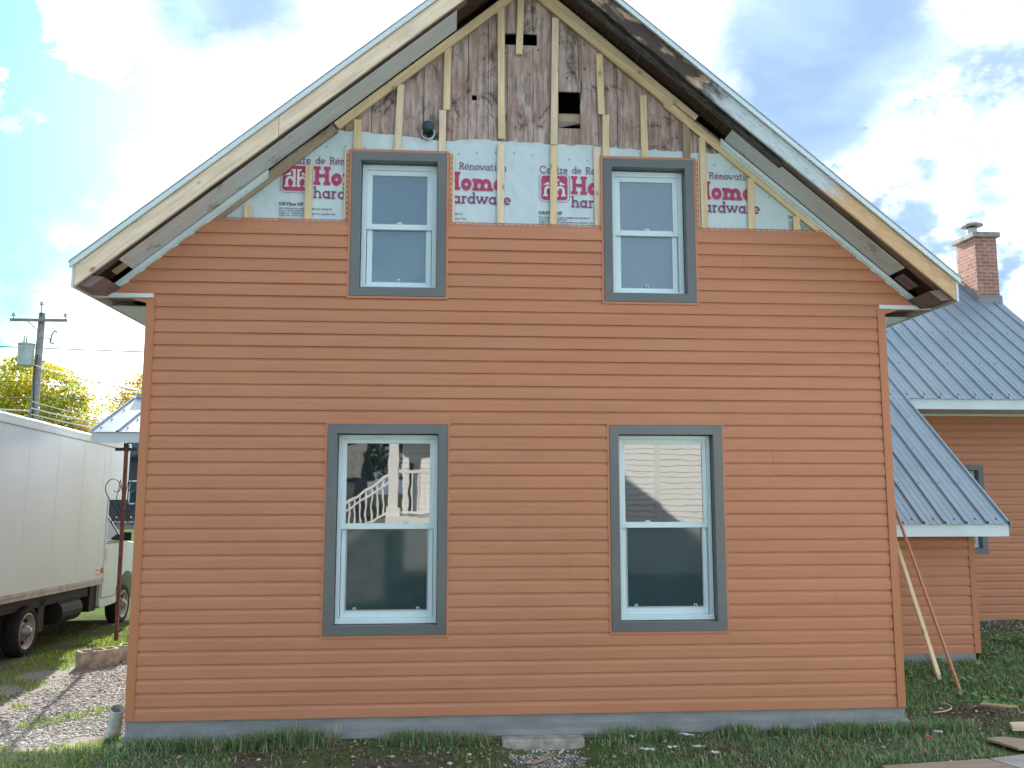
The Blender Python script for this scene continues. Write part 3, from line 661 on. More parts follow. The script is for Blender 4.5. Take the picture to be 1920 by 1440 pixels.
for hx in (1.262, 2.325, 3.385, 4.440):
    BIG, THIN = Pen(), Pen(); LW = MB(); RED = MB()
    zt_ = 4.350-.0125*(hx-1.262)-.006
    wtext(BIG, 'Home', hx, zt_-.158, .158, .235, .50); wtext(THIN, 'hardware', hx, zt_-.272, .100, .150, .555)
    HW = THIN; THIN = Pen(); THIN = Pen(); wtext(THIN, 'Centre', hx-.262, zt_+.022, .062, .13, .235); W1 = THIN; THIN = Pen(); wtext(THIN, 'de', hx+.012, zt_+.020, .062, .13, .076); W2 = THIN; THIN = Pen(); wtext(THIN, 'Rénovation', hx+.125, zt_+.018, .062, .13, .395)
    lx0, lx1, lz0, lz1 = hx-.250, hx-.030, zt_-.212, zt_-.002
    rrect(RED, lx0, lx1, lz0, lz1, .028, WY+.0008)
    HEAD = THIN; THIN = Pen(); pts = []
    x0, x1, z0, z1 = lx0-.018, lx1+.018, lz0-.018, lz1+.018; r = .045
    for cx, cz, a in ((x1-r, z1-r, 0), (x0+r, z1-r, 90), (x0+r, z0+r, 180), (x1-r, z0+r, 270)):
        pts += [(cx+r*math.cos(R(a+q)), cz+r*math.sin(R(a+q))) for q in range(0, 91, 15)]
    THIN.stroke(pts, .0035, lambda a, b_, e: (a, WY-e, b_), True)
    # emblem: mirrored d and h under a roof
    cx = (lx0+lx1)/2; hz = lz1-lz0; yb = WY-.0006; zb = lz0+.032
    for sg in (-1, 1):
        X_ = lambda v: cx+sg*v
        LW.quad((X_(.006), yb, zb), (X_(.026), yb, zb), (X_(.026), yb, zb+.145), (X_(.006), yb, zb+.145))
        LW.quad((X_(.006), yb-.0001, zb+.135), (X_(.040), yb-.0001, zb+.135), (X_(.040), yb-.0001, zb+.150), (X_(.006), yb-.0001, zb+.150))
        LW.quad((X_(.004), yb-.0001, zb), (X_(.036), yb-.0001, zb), (X_(.036), yb-.0001, zb+.013), (X_(.004), yb-.0001, zb+.013))
        LW.add([(X_(.044), yb, zb+.128), (X_(.044), yb, zb+.098), (X_(.095), yb, zb+.098)], [(0, 1, 2)])
        a_ = [(X_(.05+.026*math.cos(R(q))), zb+.052+.030*math.sin(R(q))) for q in range(180, -1, -15)]+[(X_(.076), zb+.006)]
        L_ = []; Q_ = []
        for q in range(180, -1, -15):
            L_.append((X_(.050+.036*math.cos(R(q))), yb-.0002, zb+.050+.040*math.sin(R(q)))); Q_.append((X_(.050+.016*math.cos(R(q))), yb-.0002, zb+.050+.020*math.sin(R(q))))
        L_.append((X_(.086), yb-.0002, zb)); Q_.append((X_(.066), yb-.0002, zb)); n = len(L_)
        LW.add(L_+Q_, [(i, i+1, n+i+1, n+i) for i in range(n-1)])
        LW.quad((X_(.056), yb-.0003, zb), (X_(.096), yb-.0003, zb), (X_(.096), yb-.0003, zb+.013), (X_(.056), yb-.0003, zb+.013))
    if hx < 4: SM.append((hx-.272, zt_-.338))
    sub(BIG.mb, 'large_lettering', MT['ink']); sub(HW.mb, 'plain_lettering', MT['ink2']); [sub(q_.mb, 'heading_lettering', MT['ink2']) for q_ in (W1, W2, HEAD)]; sub(THIN.mb, 'logo_outline', MT['ink2']); sub(RED, 'logo_square', MT['ink']); sub(LW, 'logo_emblem', MT['logo_white'])
def ftext(txt, size, x, y, z, mat, name, par, off=0.):
    cu = bpy.data.curves.new(name, 'FONT'); cu.body = txt; cu.size = size; cu.offset = off; cu.resolution_u = 2
    o = bpy.data.objects.new(name, cu); COL.objects.link(o); dg = bpy.context.evaluated_depsgraph_get(); me = bpy.data.meshes.new_from_object(o.evaluated_get(dg))
    bm = bmesh.new(); bm.from_mesh(me); bmesh.ops.delete(bm, geom=[f for f in bm.faces if any(a_+.03 < x+f.calc_center_median().x < b2-.03 for a_, b2, c_, d_, k_ in WIN[2:]) or z+f.calc_center_median().y > rake(x+f.calc_center_median().x)-.01], context='FACES'); bm.to_mesh(me); bm.free()
    bpy.data.objects.remove(o); me.transform(Matrix.Translation((x, y, z)) @ Matrix.Rotation(R(90), 4, 'X')); me.materials.clear(); me.materials.append(mat)
    q = bpy.data.objects.new(name, me); COL.objects.link(q); q.parent = par; return q
SM.append((5.243, 3.990))
for x, z in SM:
    ftext('DRYline HP', .040, x, WY, z, MT['ink3'], 'small_lettering', WRAP, .0015)
    ftext('FOR RESIDENTIAL AND COMMERCIAL PROJECTS\nProduct Grade: SHEATHING\nCCMC No. 13454-R Sheathing Membrane, Breather Type\nCCMC No. 13617-R Air Barrier', .0195, x, WY, z-.032, MT['ink3'], 'small_lettering', WRAP, .0004)
    ftext('Manufactured by\nRichmond, VA U.S.A.', .0195, x, WY, z-.129, MT['ink3'], 'maker_lettering', WRAP, .0004)

# ---- strapping
def strip(x0, z0, x1, z1, w=.060, y0=.004, th=.019, mat='yellow_wood', name='furring_strip'):
    """flat strip between two centre-line points (ends square)"""
    p = Vector((x0, 0, z0)); q = Vector((x1, 0, z1)); L = (q-p).length; ang = math.atan2(q.z-p.z, q.x-p.x)
    mb = MB(); h = w/2; b0 = MB(); b0.box(0, L, 0, th, -h, h); F = Matrix.Translation((p.x, y0, p.z)) @ Matrix.Rotation(-ang, 4, 'Y')
    o = b0.build(name, MT[mat]); o.parent = HOUSE; o.matrix_parent_inverse = HI; o.matrix_basis = F; bevel(o, .0025, 1); return o
STR = [((.747, 4.0), (.75, 3.8), 'y'), ((1.223, 4.347), (1.227, 3.8), 'y'), ((1.609, 4.748), (1.614, 4.40), 'y'), ((1.960, 5.068), (1.938, 4.40), 'p'),
       ((2.348, 5.409), (2.340, 4.856), 'y'), ((2.309, 4.853), (2.308, 4.40), 'p'), ((2.795, 5.778), (2.801, 4.618), 'y'), ((2.796, 4.571), (2.793, 3.80), 'p'),
       ((2.970, 6.0), (2.949, 5.37), 'y'), ((3.262, 5.711), (3.241, 4.582), 'p'), ((3.241, 4.576), (3.232, 3.8), 'y'), ((3.636, 5.401), (3.648, 4.861), 'y'),
       ((3.684, 4.857), (3.679, 4.40), 'y'), ((3.604, 4.567), (3.609, 3.8), 'p'), ((4.009, 5.045), (4.012, 4.40), 'y'), ((4.373, 4.804), (4.375, 4.40), 'w'),
       ((4.509, 4.684), (4.513, 3.8), 'y'), ((4.920, 4.332), (4.913, 3.8), 'y'), ((5.307, 4.013), (5.302, 3.8), 'y'), ((2.383, 4.476), (2.388, 3.8), 'p'),
       ((1.535, 4.497), (1.541, 3.8), 'p'), ((4.450, 4.480), (4.447, 3.8), 'p')]
for i, (a, b_, k) in enumerate(STR):
    y0 = .004 if i in (6, 8) else .006 if i < 19 else .0145
    strip(a[0], a[1], b_[0], b_[1], .058, y0, .019 if i < 19 else .010, {'y': 'yellow_wood', 'p': 'pale_wood', 'w': 'weathered'}[k])
# along the slopes, centre lines below the rake trim line
def sl_pt(x, dz): return (x, rake(x)+dz)
DZ = .012
def slope_strip(xa, xb, dz, mat, y0, th, w=.06, name='rake_furring_strip'):
    a, b_ = sl_pt(xa, dz), sl_pt(xb, dz); return strip(a[0], a[1], b_[0], b_[1], w, y0, th, mat, name)
slope_strip(.30, 1.43, -.005, 'weathered', .002, .022, .075); slope_strip(1.44, 2.985, .002, 'yellow_wood', -.012, .032, .066)
slope_strip(2*AX-.3, 4.20, -.018, 'yellow_wood', .002, .022, .070); slope_strip(4.25, 3.035, .000, 'yellow_wood', -.012, .032, .062)
slope_strip(4.46, 3.03, .060, 'pale_wood', -.030, .03, .045)
# small vent pipe through the wall
mb = MB(); mb.lathe([(.0, .04), (.050, .04), (.050, -.02), (.044, -.036), (.028, -.045), (0, -.05)], (2.19, 0, 4.695), 'y', 20); hb(mb, 'vent_pipe', MT['vent'], smooth=True)
mb = MB(); mb.lathe([(.053, .035), (.058, .0), (.052, -.012), (.049, -.01), (.049, .02)], (2.19, 0, 4.645), 'y', 18); hb(mb, 'pipe_collar', MT['wrap'], smooth=True)

# ------------------------------------------------------------------ main roof
def slope_box(side, xa, xb, y0, y1, d0, d1, name, mat, plumb=True, parent=None, bv=0, extra=None):
    """slab following the slope; xa,xb on the left slope (mirrored for right), dz above the rake line"""
    f = (lambda x: x) if side < 0 else (lambda x: 2*AX-x)
    L = lambda x: rakeL(x)
    P = [(f(x), y, L(x)+d) for d in (d0, d1) for (x, y) in ((xa, y0), (xb, y0), (xb, y1), (xa, y1))]
    mb = MB(); mb.hexa(P)
    ang = math.atan(SL)*(1 if side < 0 else -1)
    # local X runs along the slope, from the ridge down on the right side
    F = Matrix.Translation((f(xa if side < 0 else xb), y0, L(xa if side < 0 else xb)+d0)) @ Matrix.Rotation(-ang, 4, 'Y')
    o = mb.build(name, MT[mat], None, F); o.parent = HOUSE; o.matrix_parent_inverse = HI; o.matrix_basis = F
    if bv: bevel(o, bv, 1)
    return o
EX = -.405
ROOFS = {}; SOFF = {}
for s in (-1, 1):
    ROOFS[s] = slope_box(s, EX-.035, AX-.0005, -.415, 8.5, .268, .283, 'roof', 'steel')
    slope_box(s, EX, AX-.001, -.345, 8.45, .205, .2675, 'roof_deck', 'dark_wood')
    slope_box(s, EX-.03, AX-.002, -.412, -.388, .226, .2675, 'drip_edge', 'white_metal')
# drip-edge screws along the metal edge
for s in (-1, 1):
    mb = MB(); x = -.3
    while x < 2.9:
        X_ = x if s < 0 else 2*AX-x; mb.lathe([(.0, .012), (.012, .012), (.012, 0)], (X_, -.38, rakeL(x)+.283), 'z', 6); x += .33
    absorb(ROOFS[s], mb, MT['bolt'])
o = slope_box(-1, EX, 1.05, -.385, -.36, .066, .226, 'rake_board', 'new_wood', bv=.003); o2 = slope_box(-1, 1.053, AX-.003, -.384, -.36, .068, .226, 'rake_board', 'new_wood', bv=.003)
slope_box(1, EX, AX-.003, -.385, -.36, .066, .226, 'rake_board', 'old_board', bv=.003)
# underside of the left rake: old board then grey aluminium
slope_box(-1, -.30, 2.50, -.359, -.24, .095, .115, 'old_soffit_board', 'old_wood')
slope_box(-1, -.12, 2.42, -.30, -.012, .062, .068, 'soffit_cladding', 'grey_alu')
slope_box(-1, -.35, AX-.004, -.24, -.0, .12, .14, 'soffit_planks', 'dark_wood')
slope_box(-1, -.20, -.12, -.22, -.12, .055, .061, 'soffit_patch', 'weathered')
# right rake: charred moulding, dark planks, grey cladding low down
slope_box(1, .95, AX-.004, -.30, -.24, .055, .115, 'charred_moulding', 'moulding')
slope_box(1, -.30, .95, -.359, -.27, .080, .110, 'old_soffit_board', 'old_wood')
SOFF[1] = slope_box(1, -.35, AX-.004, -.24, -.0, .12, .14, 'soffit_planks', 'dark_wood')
slope_box(1, -.05, 1.33, -.275, -.03, .060, .066, 'soffit_cladding', 'grey_alu')
slope_box(1, -.20, -.08, -.20, -.05, .056, .059, 'soffit_patch', 'old_wood')
mb = MB(); rr = random.Random(5)
for i in range(16):      # plank ends and splinters left on the right soffit
    x = rr.uniform(1.35, 2.9); X_ = 2*AX-x; z = rakeL(x)+.112; mb.box(X_-.004, X_+.004, -.23, -.01, z-.004, z+.004)
absorb(SOFF[1], mb, MT['moulding'])
# white rake trim on the wall
slope_box(-1, -.295, .905, -.030, -.002, .004, .052, 'rake_trim', 'white_metal', bv=.002); slope_box(-1, -.295, .905, -.012, .0005, -.012, .004, 'rake_trim', 'white_metal')
slope_box(1, -.295, 1.36, -.030, -.002, .004, .052, 'rake_trim', 'white_metal', bv=.002); slope_box(1, -.295, 1.36, -.012, .0005, -.012, .004, 'rake_trim', 'white_metal')
# eaves
for s in (-1, 1):
    f = (lambda x: x) if s < 0 else (lambda x: 2*AX-x)
    def bx(mb, a, b_, *r): mb.box(min(f(a), f(b_)), max(f(a), f(b_)), *r)
    mb = MB(); bx(mb, -.405, .052, -.030, .01, 3.212, 3.246); bevel(hb(mb, 'eave_return_trim', MT['white_metal']), .002)
    mb = MB(); bx(mb, -.425, -.408, -.384, 8.4, 3.205, 3.385); hb(mb, 'eave_fascia', MT['white_metal'])
    mb = MB(); bx(mb, -.408, -.01, .011, .36, 3.262, 3.275); hb(mb, 'old_eave_boards', MT['old_wood'])
    mb = MB(); bx(mb, -.408, -.01, .36, 8.4, 3.215, 3.225)
    for k in range(60): bx(mb, -.408, -.01, .40+k*.05, .408+k*.05, 3.2095, 3.2150)
    hb(mb, 'eave_soffit', MT['white'])
    mb = MB(); mb.prism([(f(-.40), 3.225), (f(-.30), 3.215), (f(-.20), 3.29), (f(-.40), 3.32)], -.35, -.02); hb(mb, 'rafter_tail', MT['old_wood'])

# ------------------------------------------------------------------ right wing
WS = .807; YE, ZE = 1.85, 1.375
def wz(y): return ZE + WS*(y-YE)
YR = 6.55
def ribroof(x0, x1, ya, yb, x_edge=None, pitch=.23, zoff=0, edge_hi=True):
    """ribbed sheet on the wing plane from y=ya to y=yb"""
    mb = MB(); x = x0; prof = []
    while x < x1-1e-6:
        for dx, dz in ((0, 0), (.004, .030), (.024, .030), (.028, 0), (.085, 0), (.090, .006), (.10, .006), (.105, 0), (.155, 0), (.16, .006), (.17, .006), (.175, 0)):
            if x+dx <= x1: prof.append((x+dx, dz))
        x += pitch
    prof.append((x1, .0)); n = len(prof)
    vs = [(a, ya, wz(ya)+h) for a, h in prof]+[(a, yb, wz(yb)+h) for a, h in prof]
    mb.add(vs, [(i, i+1, n+i+1, n+i) for i in range(n-1)]); return mb
mb = ribroof(8.235-.23*9-.03, 8.235, YE-.03, 3.70); mb2 = ribroof(8.235-.23*9-.03, 11.12, 3.70, YR)
mb.add(mb2.v, mb2.f); WROOF = hb(mb, 'wing_roof', MT['steel'], fix=False)
mb = MB()
mb.hexa([(6.03, YE+.02, wz(YE)-.07), (8.225, YE+.02, wz(YE)-.07), (8.225, 3.7, wz(3.7)-.12), (6.03, 3.7, wz(3.7)-.12), (6.03, YE+.02, wz(YE)-.02), (8.225, YE+.02, wz(YE)-.02), (8.225, 3.7, wz(3.7)-.006), (6.03, 3.7, wz(3.7)-.006)])
mb.hexa([(6.03, 3.75, wz(3.75)-.12), (11.1, 3.75, wz(3.75)-.12), (11.1, YR, wz(YR)-.12), (6.03, YR, wz(YR)-.12), (6.03, 3.75, wz(3.75)-.006), (11.1, 3.75, wz(3.75)-.006), (11.1, YR, wz(YR)-.006), (6.03, YR, wz(YR)-.006)])
mb.hexa([(6.03, YR, wz(YR)-.12), (11.1, YR, wz(YR)-.12), (11.1, 9.4, 3.0), (6.03, 9.4, 3.0), (6.03, YR, wz(YR)-.004), (11.1, YR, wz(YR)-.004), (11.1, 9.4, 3.1), (6.03, 9.4, 3.1)])
hb(mb, 'wing_roof_deck', MT['white_metal'])
mb = MB(); mb.box(8.2, 8.232, YE+.02, YE+.02, 0, 0) if 0 else None
mb.hexa([(8.236, YE-.03, wz(YE-.03)-.045), (8.244, YE-.03, wz(YE-.03)-.045), (8.244, 3.7, wz(3.7)-.045), (8.236, 3.7, wz(3.7)-.045), (8.236, YE-.03, wz(YE-.03)+.012), (8.244, YE-.03, wz(YE-.03)+.012), (8.244, 3.7, wz(3.7)+.012), (8.236, 3.7, wz(3.7)+.012)])
hb(mb, 'rake_flashing', MT['steel'])
mb = MB()   # screws along the eaves and up the ribs
def screw(x, y): mb.lathe([(0, .010), (.009, .009), (.010, 0)], (x, y, wz(y)+.002), 'z', 6)
for k in range(9):
    for yy in (YE+.03,): screw(8.235-.115-k*.23, yy)
for k in range(22): screw(6.1+.115+k*.23, 3.78)
for k in range(20):
    for yy in (4.4, 5.1, 5.8): screw(6.23+.015+k*.23, yy)
for k in range(9):
    for yy in (2.35, 2.85, 3.35): screw(8.235-.23*9-.03+.045+k*.23, yy)
for yy in np.arange(1.95, 3.6, .27): screw(8.215, yy)
absorb(WROOF, mb, MT['bolt'])
mb = MB(); mb.box(6.03, 8.235, YE, YE+.02, 1.222, 1.352); mb.box(8.215, 8.235, YE+.02, 2.25, 1.222, 1.37); bevel(hb(mb, 'fascia', MT['white_metal']), .003)
mb = MB(); mb.box(6.03, 11.1, 3.73, 3.75, 2.735, 2.895); bevel(hb(mb, 'fascia', MT['white_metal']), .003)
mb = MB(); mb.box(6.03, 11.1, 3.75, 4.42, 2.735, 2.745); hb(mb, 'wing_soffit', MT['grey_alu']); mb = MB(); mb.box(6.03, 8.2, YE+.02, 2.2, 1.222, 1.232); hb(mb, 'wing_soffit', MT['grey_alu'])
mb = MB(); mb.box(6.03, 11.0, 4.385, 4.40, 2.705, 2.735); hb(mb, 'soffit_channel', MT['white'])
FW = (9.05, 9.63, .85, 2.04)
mb = MB(); siding_wall(mb, 12, 2.2, lambda z: (6.02, 7.985), [], -.02, 8, 2.9); hb(mb, 'wing_siding', MT['siding']); mb = MB()
siding_wall(mb, 27, 4.4, lambda z: (6.02, 11.0), [(FW[0]-J, FW[1]+J, FW[2]-J, FW[3]+J)], -.015, 9, 3.4); hb(mb, 'wing_siding', MT['siding'])
mb = MB(); mb.box(7.983, 8.055, 2.176, 2.26, -.02, 1.221); bevel(hb(mb, 'corner_post', MT['corner']), .004)
mb = MB(); mb.box(8.03, 8.05, 2.26, 4.4, -.02, 1.6); hb(mb, 'side_wall', MT['siding'])
mb = MB(); mb.box(6.03, 8.04, 2.215, 4.6, -.5, 1.35); hb(mb, 'interior_core', MT['black']); mb = MB(); mb.box(6.03, 10.98, 4.55, 8.8, -.5, 2.9); hb(mb, 'interior_core', MT['black'])
for q in ((6.03, 7.45, 2.19, 2.213, -.16, -.0205), (7.45, 8.0, 2.188, 2.213, -.16, -.0205), (8.05, 11.0, 4.39, 4.5, -.2, -.0155)):
    mb = MB(); mb.box(*q); hb(mb, 'foundation_flashing', MT['foundation'])
make_window(*FW, 'low', 4.4)['label'] = 'narrow window of the far wing, half hidden by the metal roof'
# chimney
CH = bpy.data.objects.new('chimney', None)
mb = MB(); cx0, cx1, cy0, cy1 = 10.74, 11.10, 5.92, 6.42; mb.box(cx0, cx1, cy0, cy1, 4.3, 5.72)
chim = hb(mb, 'chimney', MT['brick'])
def csub(mb, name, mt, smooth=False):
    o = mb.build(name, mt, smooth=smooth); o.parent = chim; return o
mb = MB(); mb.box(cx0-.05, cx1+.05, cy0-.05, cy1+.05, 5.72, 5.80); bevel(csub(mb, 'chimney_cap', MT['concrete']), .008)
mb = MB(); mb.lathe([(.075, 5.80), (.075, 5.93)], (10.86, 6.15, 0), 'z', 16); csub(mb, 'flue_pipe', MT['transformer'])
mb = MB(); mb.lathe([(.085, 5.955), (.17, 5.97), (.165, 5.985), (.10, 6.02), (.02, 6.035)], (10.86, 6.15, 0), 'z', 12)
for k in range(4): t_ = k*math.pi/2+.4; mb.box(10.86+.07*math.cos(t_)-.004, 10.86+.07*math.cos(t_)+.004, 6.15+.07*math.sin(t_)-.004, 6.15+.07*math.sin(t_)+.004, 5.90, 5.96)
csub(mb, 'rain_cap', MT['rim'])
mb = MB(); mb.hexa([(cx0-.02, cy0-.03, wz(cy0-.05)-.02), (cx1+.02, cy0-.03, wz(cy0-.05)-.02), (cx1+.02, cy1, wz(cy1)), (cx0-.02, cy1, wz(cy1)), (cx0-.02, cy0-.03, wz(cy0)+.09), (cx1+.02, cy0-.03, wz(cy0)+.09), (cx1+.02, cy1, wz(cy1)+.09), (cx0-.02, cy1, wz(cy1)+.09)]); csub(mb, 'flashing', MT['foundation'])

# ------------------------------------------------------------------ left porch
PS = .40; PY, PZ = 4.3, 2.44
def pz(y): return PZ+PS*(y-PY)
mb = MB(); prof = []
x = -2.14
while x < -.035:
    for dx, dz in ((0, 0), (.008, .022), (.022, .022), (.03, 0)): prof.append((x+dx, dz))
    x += .33
prof.append((.0, 0)); n = len(prof); yb = 5.8
mb.add([(a, PY-.03, pz(PY-.03)+h) for a, h in prof]+[(a, yb, pz(yb)+h) for a, h in prof], [(i, i+1, n+i+1, n+i) for i in range(n-1)])
mb.box(-2.10, 0, yb-.09, yb+.02, pz(yb)-.03, pz(yb)+.03); PROOF = hb(mb, 'porch_roof', MT['steel'], fix=False)
mb = MB(); 
mb.prism([(PY+.02, PZ-.02), (yb, pz(yb)-.035), (yb, pz(yb)-.10), (PY+.25, PZ-.10), (PY+.02, PZ-.14)], -2.10, -.002, 0, 'x'); hb(mb, 'porch_ceiling', MT['white_metal'])
mb = MB(); mb.box(-2.12, -.0, PY, PY+.02, 2.295, 2.425); bevel(hb(mb, 'porch_fascia', MT['white_metal']), .002)
mb = MB()
for k in range(6):
    for q in (4.42, 4.75, 5.15): mb.lathe([(0, .010), (.010, .009), (.010, 0)], (-2.14+.09+.33*k, q, pz(q)+.002), 'z', 6)
absorb(PROOF, mb, MT['bolt'])
mb = MB(); mb.box(-1.735, -1.695, 4.38, 4.42, -.15, 2.295); post = hb(mb, 'porch_post', MT['rust'])
mb = MB(); mb.box(-1.85, -1.58, 4.385, 4.415, 2.195, 2.235); mb.box(-1.742, -1.688, 4.373, 4.427, 2.235, 2.295)
o = mb.build('post_bracket', MT['iron']); o.parent = post
mb = MB()
def scroll(sg):
    X_ = -1.715; H = []
    for k in range(26):      # heart half: up from the foot, outwards, and curling in at the top
        t = k/25; a = R(-70+t*350); 
    pts = [(0.01, 1.36), (.10, 1.47), (.185, 1.60), (.23, 1.70), (.215, 1.79), (.155, 1.84), (.085, 1.82), (.05, 1.75), (.062, 1.69), (.10, 1.675), (.13, 1.70)]
    P = []
    for i in range(len(pts)-1):      # Catmull-Rom
        p0, p1, p2, p3 = pts[max(i-1, 0)], pts[i], pts[i+1], pts[min(i+2, len(pts)-1)]
        for q in range(6):
            t = q/6; P.append(tuple(.5*((2*p1[c])+(-p0[c]+p2[c])*t+(2*p0[c]-5*p1[c]+4*p2[c]-p3[c])*t*t+(-p0[c]+3*p1[c]-3*p2[c]+p3[c])*t**3) for c in (0, 1)))
    mb.tube([(X_+sg*a, 4.40, b_) for a, b_ in P], .006, 5)
    sp = [(X_+sg*(.085+.055*(1-t)*math.cos(R(-60+t*420))+.0), 4.40, 1.31+.06*(1-t*.6)*math.sin(R(-60+t*420))) for t in np.linspace(0, 1, 26)]
    mb.tube(sp, .006, 5); mb.tube([(X_+sg*.02, 4.40, 1.66), (X_+sg*.05, 4.4, 1.86-.03), (X_+sg*.09, 4.4, 1.60), (X_+sg*.01, 4.4, 1.40)], .005, 5)
scroll(-1); scroll(1); o = mb.build('iron_scroll', MT['iron'], smooth=True); o.parent = post
mb = MB(); mb.box(-1.60, -.002, 4.46, 6.6, -.4, -.075); hb(mb, 'porch_slab', MT['concrete'])

# ------------------------------------------------------------------ box truck
TR = tag(empty('box_truck', (-2.43, 3.66, -.205), (-.034, 0, .030)), 'white box truck parked nose away on the driveway beside the orange house', 'truck')
def tp(mb, n, mt, par=TR, bv=0, **k):
    o = mb.build(n, mt, par, **k)
    if bv: bevel(o, bv, 2)
    return o
BW = 1.95
mb = MB(); mb.box(-BW, 0, -2.6, 2.235, .66, 2.60); mb.box(-BW, 0, 2.235, 3.02, 1.86, 2.60); body = tp(mb, 'box', MT['truckwhite'], bv=.004)
mb = MB(); mb.box(-BW-.02, .016, -2.6, 3.04, 2.60, 2.66); mb.box(-BW-.012, .010, -2.6, 3.03, 2.66, 2.70); mb.box(-BW, .0, -2.58, 3.0, 2.70, 2.715); tp(mb, 'roof_rail', MT['white_metal'], bv=.006)
mb = MB(); mb.box(-BW-.01, .012, -2.6, 2.24, .665, .70); mb.box(-BW-.01, .016, -2.6, 2.24, .705, .735); mb.box(.001, .006, -2.6, 2.24, .735, .75); tp(mb, 'lower_rail', MT['rim'], bv=.004)
mb = MB()
for q in (-1.9, -1.0, -.35, .45, 1.25, 2.0): mb.box(.0004, .0012, q, q+.004, .75, 2.60)
mb.box(.0, .012, 2.215, 2.245, .66, 1.86); tp(mb, 'panel_seams', MT['white_metal'])
mb = MB(); mb.box(.004, .0055, 1.95, 2.07, .80, .90); tp(mb, 'warning_sticker', MT['scrap_white'])
mb = MB(); mb.box(.006, .007, 1.96, 2.06, .80, .818); mb.box(.006, .007, 1.97, 2.05, .852, .872); mb.box(.004, .014, 2.13, 2.19, .82, .89); tp(mb, 'marker_light', MT['red'])
mb = MB(); mb.box(-BW+.35, -.35, -2.5, 4.2, .34, .52); mb.box(-BW+.1, -.10, -2.5, 2.2, .52, .665); mb.box(-BW+.3, -.20, -.25, .25, .2, .56); mb.box(-BW+.3, -.30, -2.5, 2.3, .24, .52); mb.box(-.40, -.10, .45, .62, .22, .60); mb.box(-BW+.1, -.08, 2.0, 2.24, .30, .66); tp(mb, 'chassis', MT['chassis'])  # some black blocks added to deepen the shade under the truck
mb = MB(); mb.tube([(-.16, .95, .40), (-.16, 1.6, .40)], .15, 16); tp(mb, 'fuel_tank', MT['chassis'])
# cab: side silhouette with curved roof line, extruded across and narrowed at the top
side = [(2.24, .36), (2.24, 1.74), (2.30, 1.80), (2.42, 1.82), (2.56, 1.78), (2.70, 1.67), (2.96, 1.38), (3.06, 1.28), (3.20, 1.245), (3.9, 1.18), (4.18, 1.08), (4.28, .92), (4.30, .42), (3.90, .34)]
arch = [(3.33+.42*math.cos(R(a)), .33+.45*math.sin(R(a))) for a in range(2, 179, 16)]
poly = side+arch+[(2.88, .34), (2.30, .32)]
def xin(z): return -.06-.20*max(0, (z-1.25))/.6
mb = MB(); low = [(2.24, .36), (2.24, 1.25), (3.19, 1.245), (3.9, 1.18), (4.18, 1.08), (4.28, .92), (4.30, .42), (3.90, .34)]+arch+[(2.88, .34), (2.30, .32)]
upp = [(2.24, 1.25), (2.24, 1.74), (2.30, 1.80), (2.42, 1.82), (2.56, 1.78), (2.70, 1.67), (2.96, 1.38), (3.09, 1.25)]
for pl_ in (low, upp):
    n = len(pl_); mb.add([(xin(z)+.03, y, z) for y, z in pl_]+[(-BW-xin(z)-.03, y, z) for y, z in pl_], [tuple(range(n)), tuple(range(2*n-1, n-1, -1))]+[(i, (i+1) % n, n+(i+1) % n, n+i) for i in range(n)])
tp(mb, 'cab', MT['truckwhite'], bv=.012)
g = [(2.27, 1.25), (2.27, 1.68), (2.40, 1.73), (2.53, 1.70), (2.66, 1.60), (2.92, 1.32), (2.97, 1.25)]
mb = MB(); vs = [(xin(z)+.036, y, z) for y, z in g]+[(xin(z)+.02, y, z) for y, z in g]; n = len(g)
mb.add(vs, [tuple(range(n)), tuple(range(2*n-1, n-1, -1))]+[(i, (i+1) % n, n+(i+1) % n, n+i) for i in range(n)]); tp(mb, 'side_window', MT['truckglass'])
mb = MB(); mb.tube([(xin(z)+.036, y, z) for y, z in g]+[(xin(g[0][1])+.036, *g[0])], .010, 5); tp(mb, 'window_seal', MT['chassis'])
mb = MB()
door = [(2.27, .46), (2.27, 1.22), (3.00, 1.22), (3.00, .90), (2.86, .46)]
mb.tube([(xin(z)+.033, y, z) for y, z in door]+[(xin(door[0][1])+.033, *door[0])], .004, 4); tp(mb, 'door_seam', MT['chassis'])
mb = MB(); mb.box(-.030, -.012, 2.31, 2.335, .98, 1.15); tp(mb, 'door_handle', MT['chassis'])
mb = MB(); mb.box(-.02, .10, 2.99, 3.03, 1.24, 1.38); tp(mb, 'mirror', MT['chassis'], bv=.02)
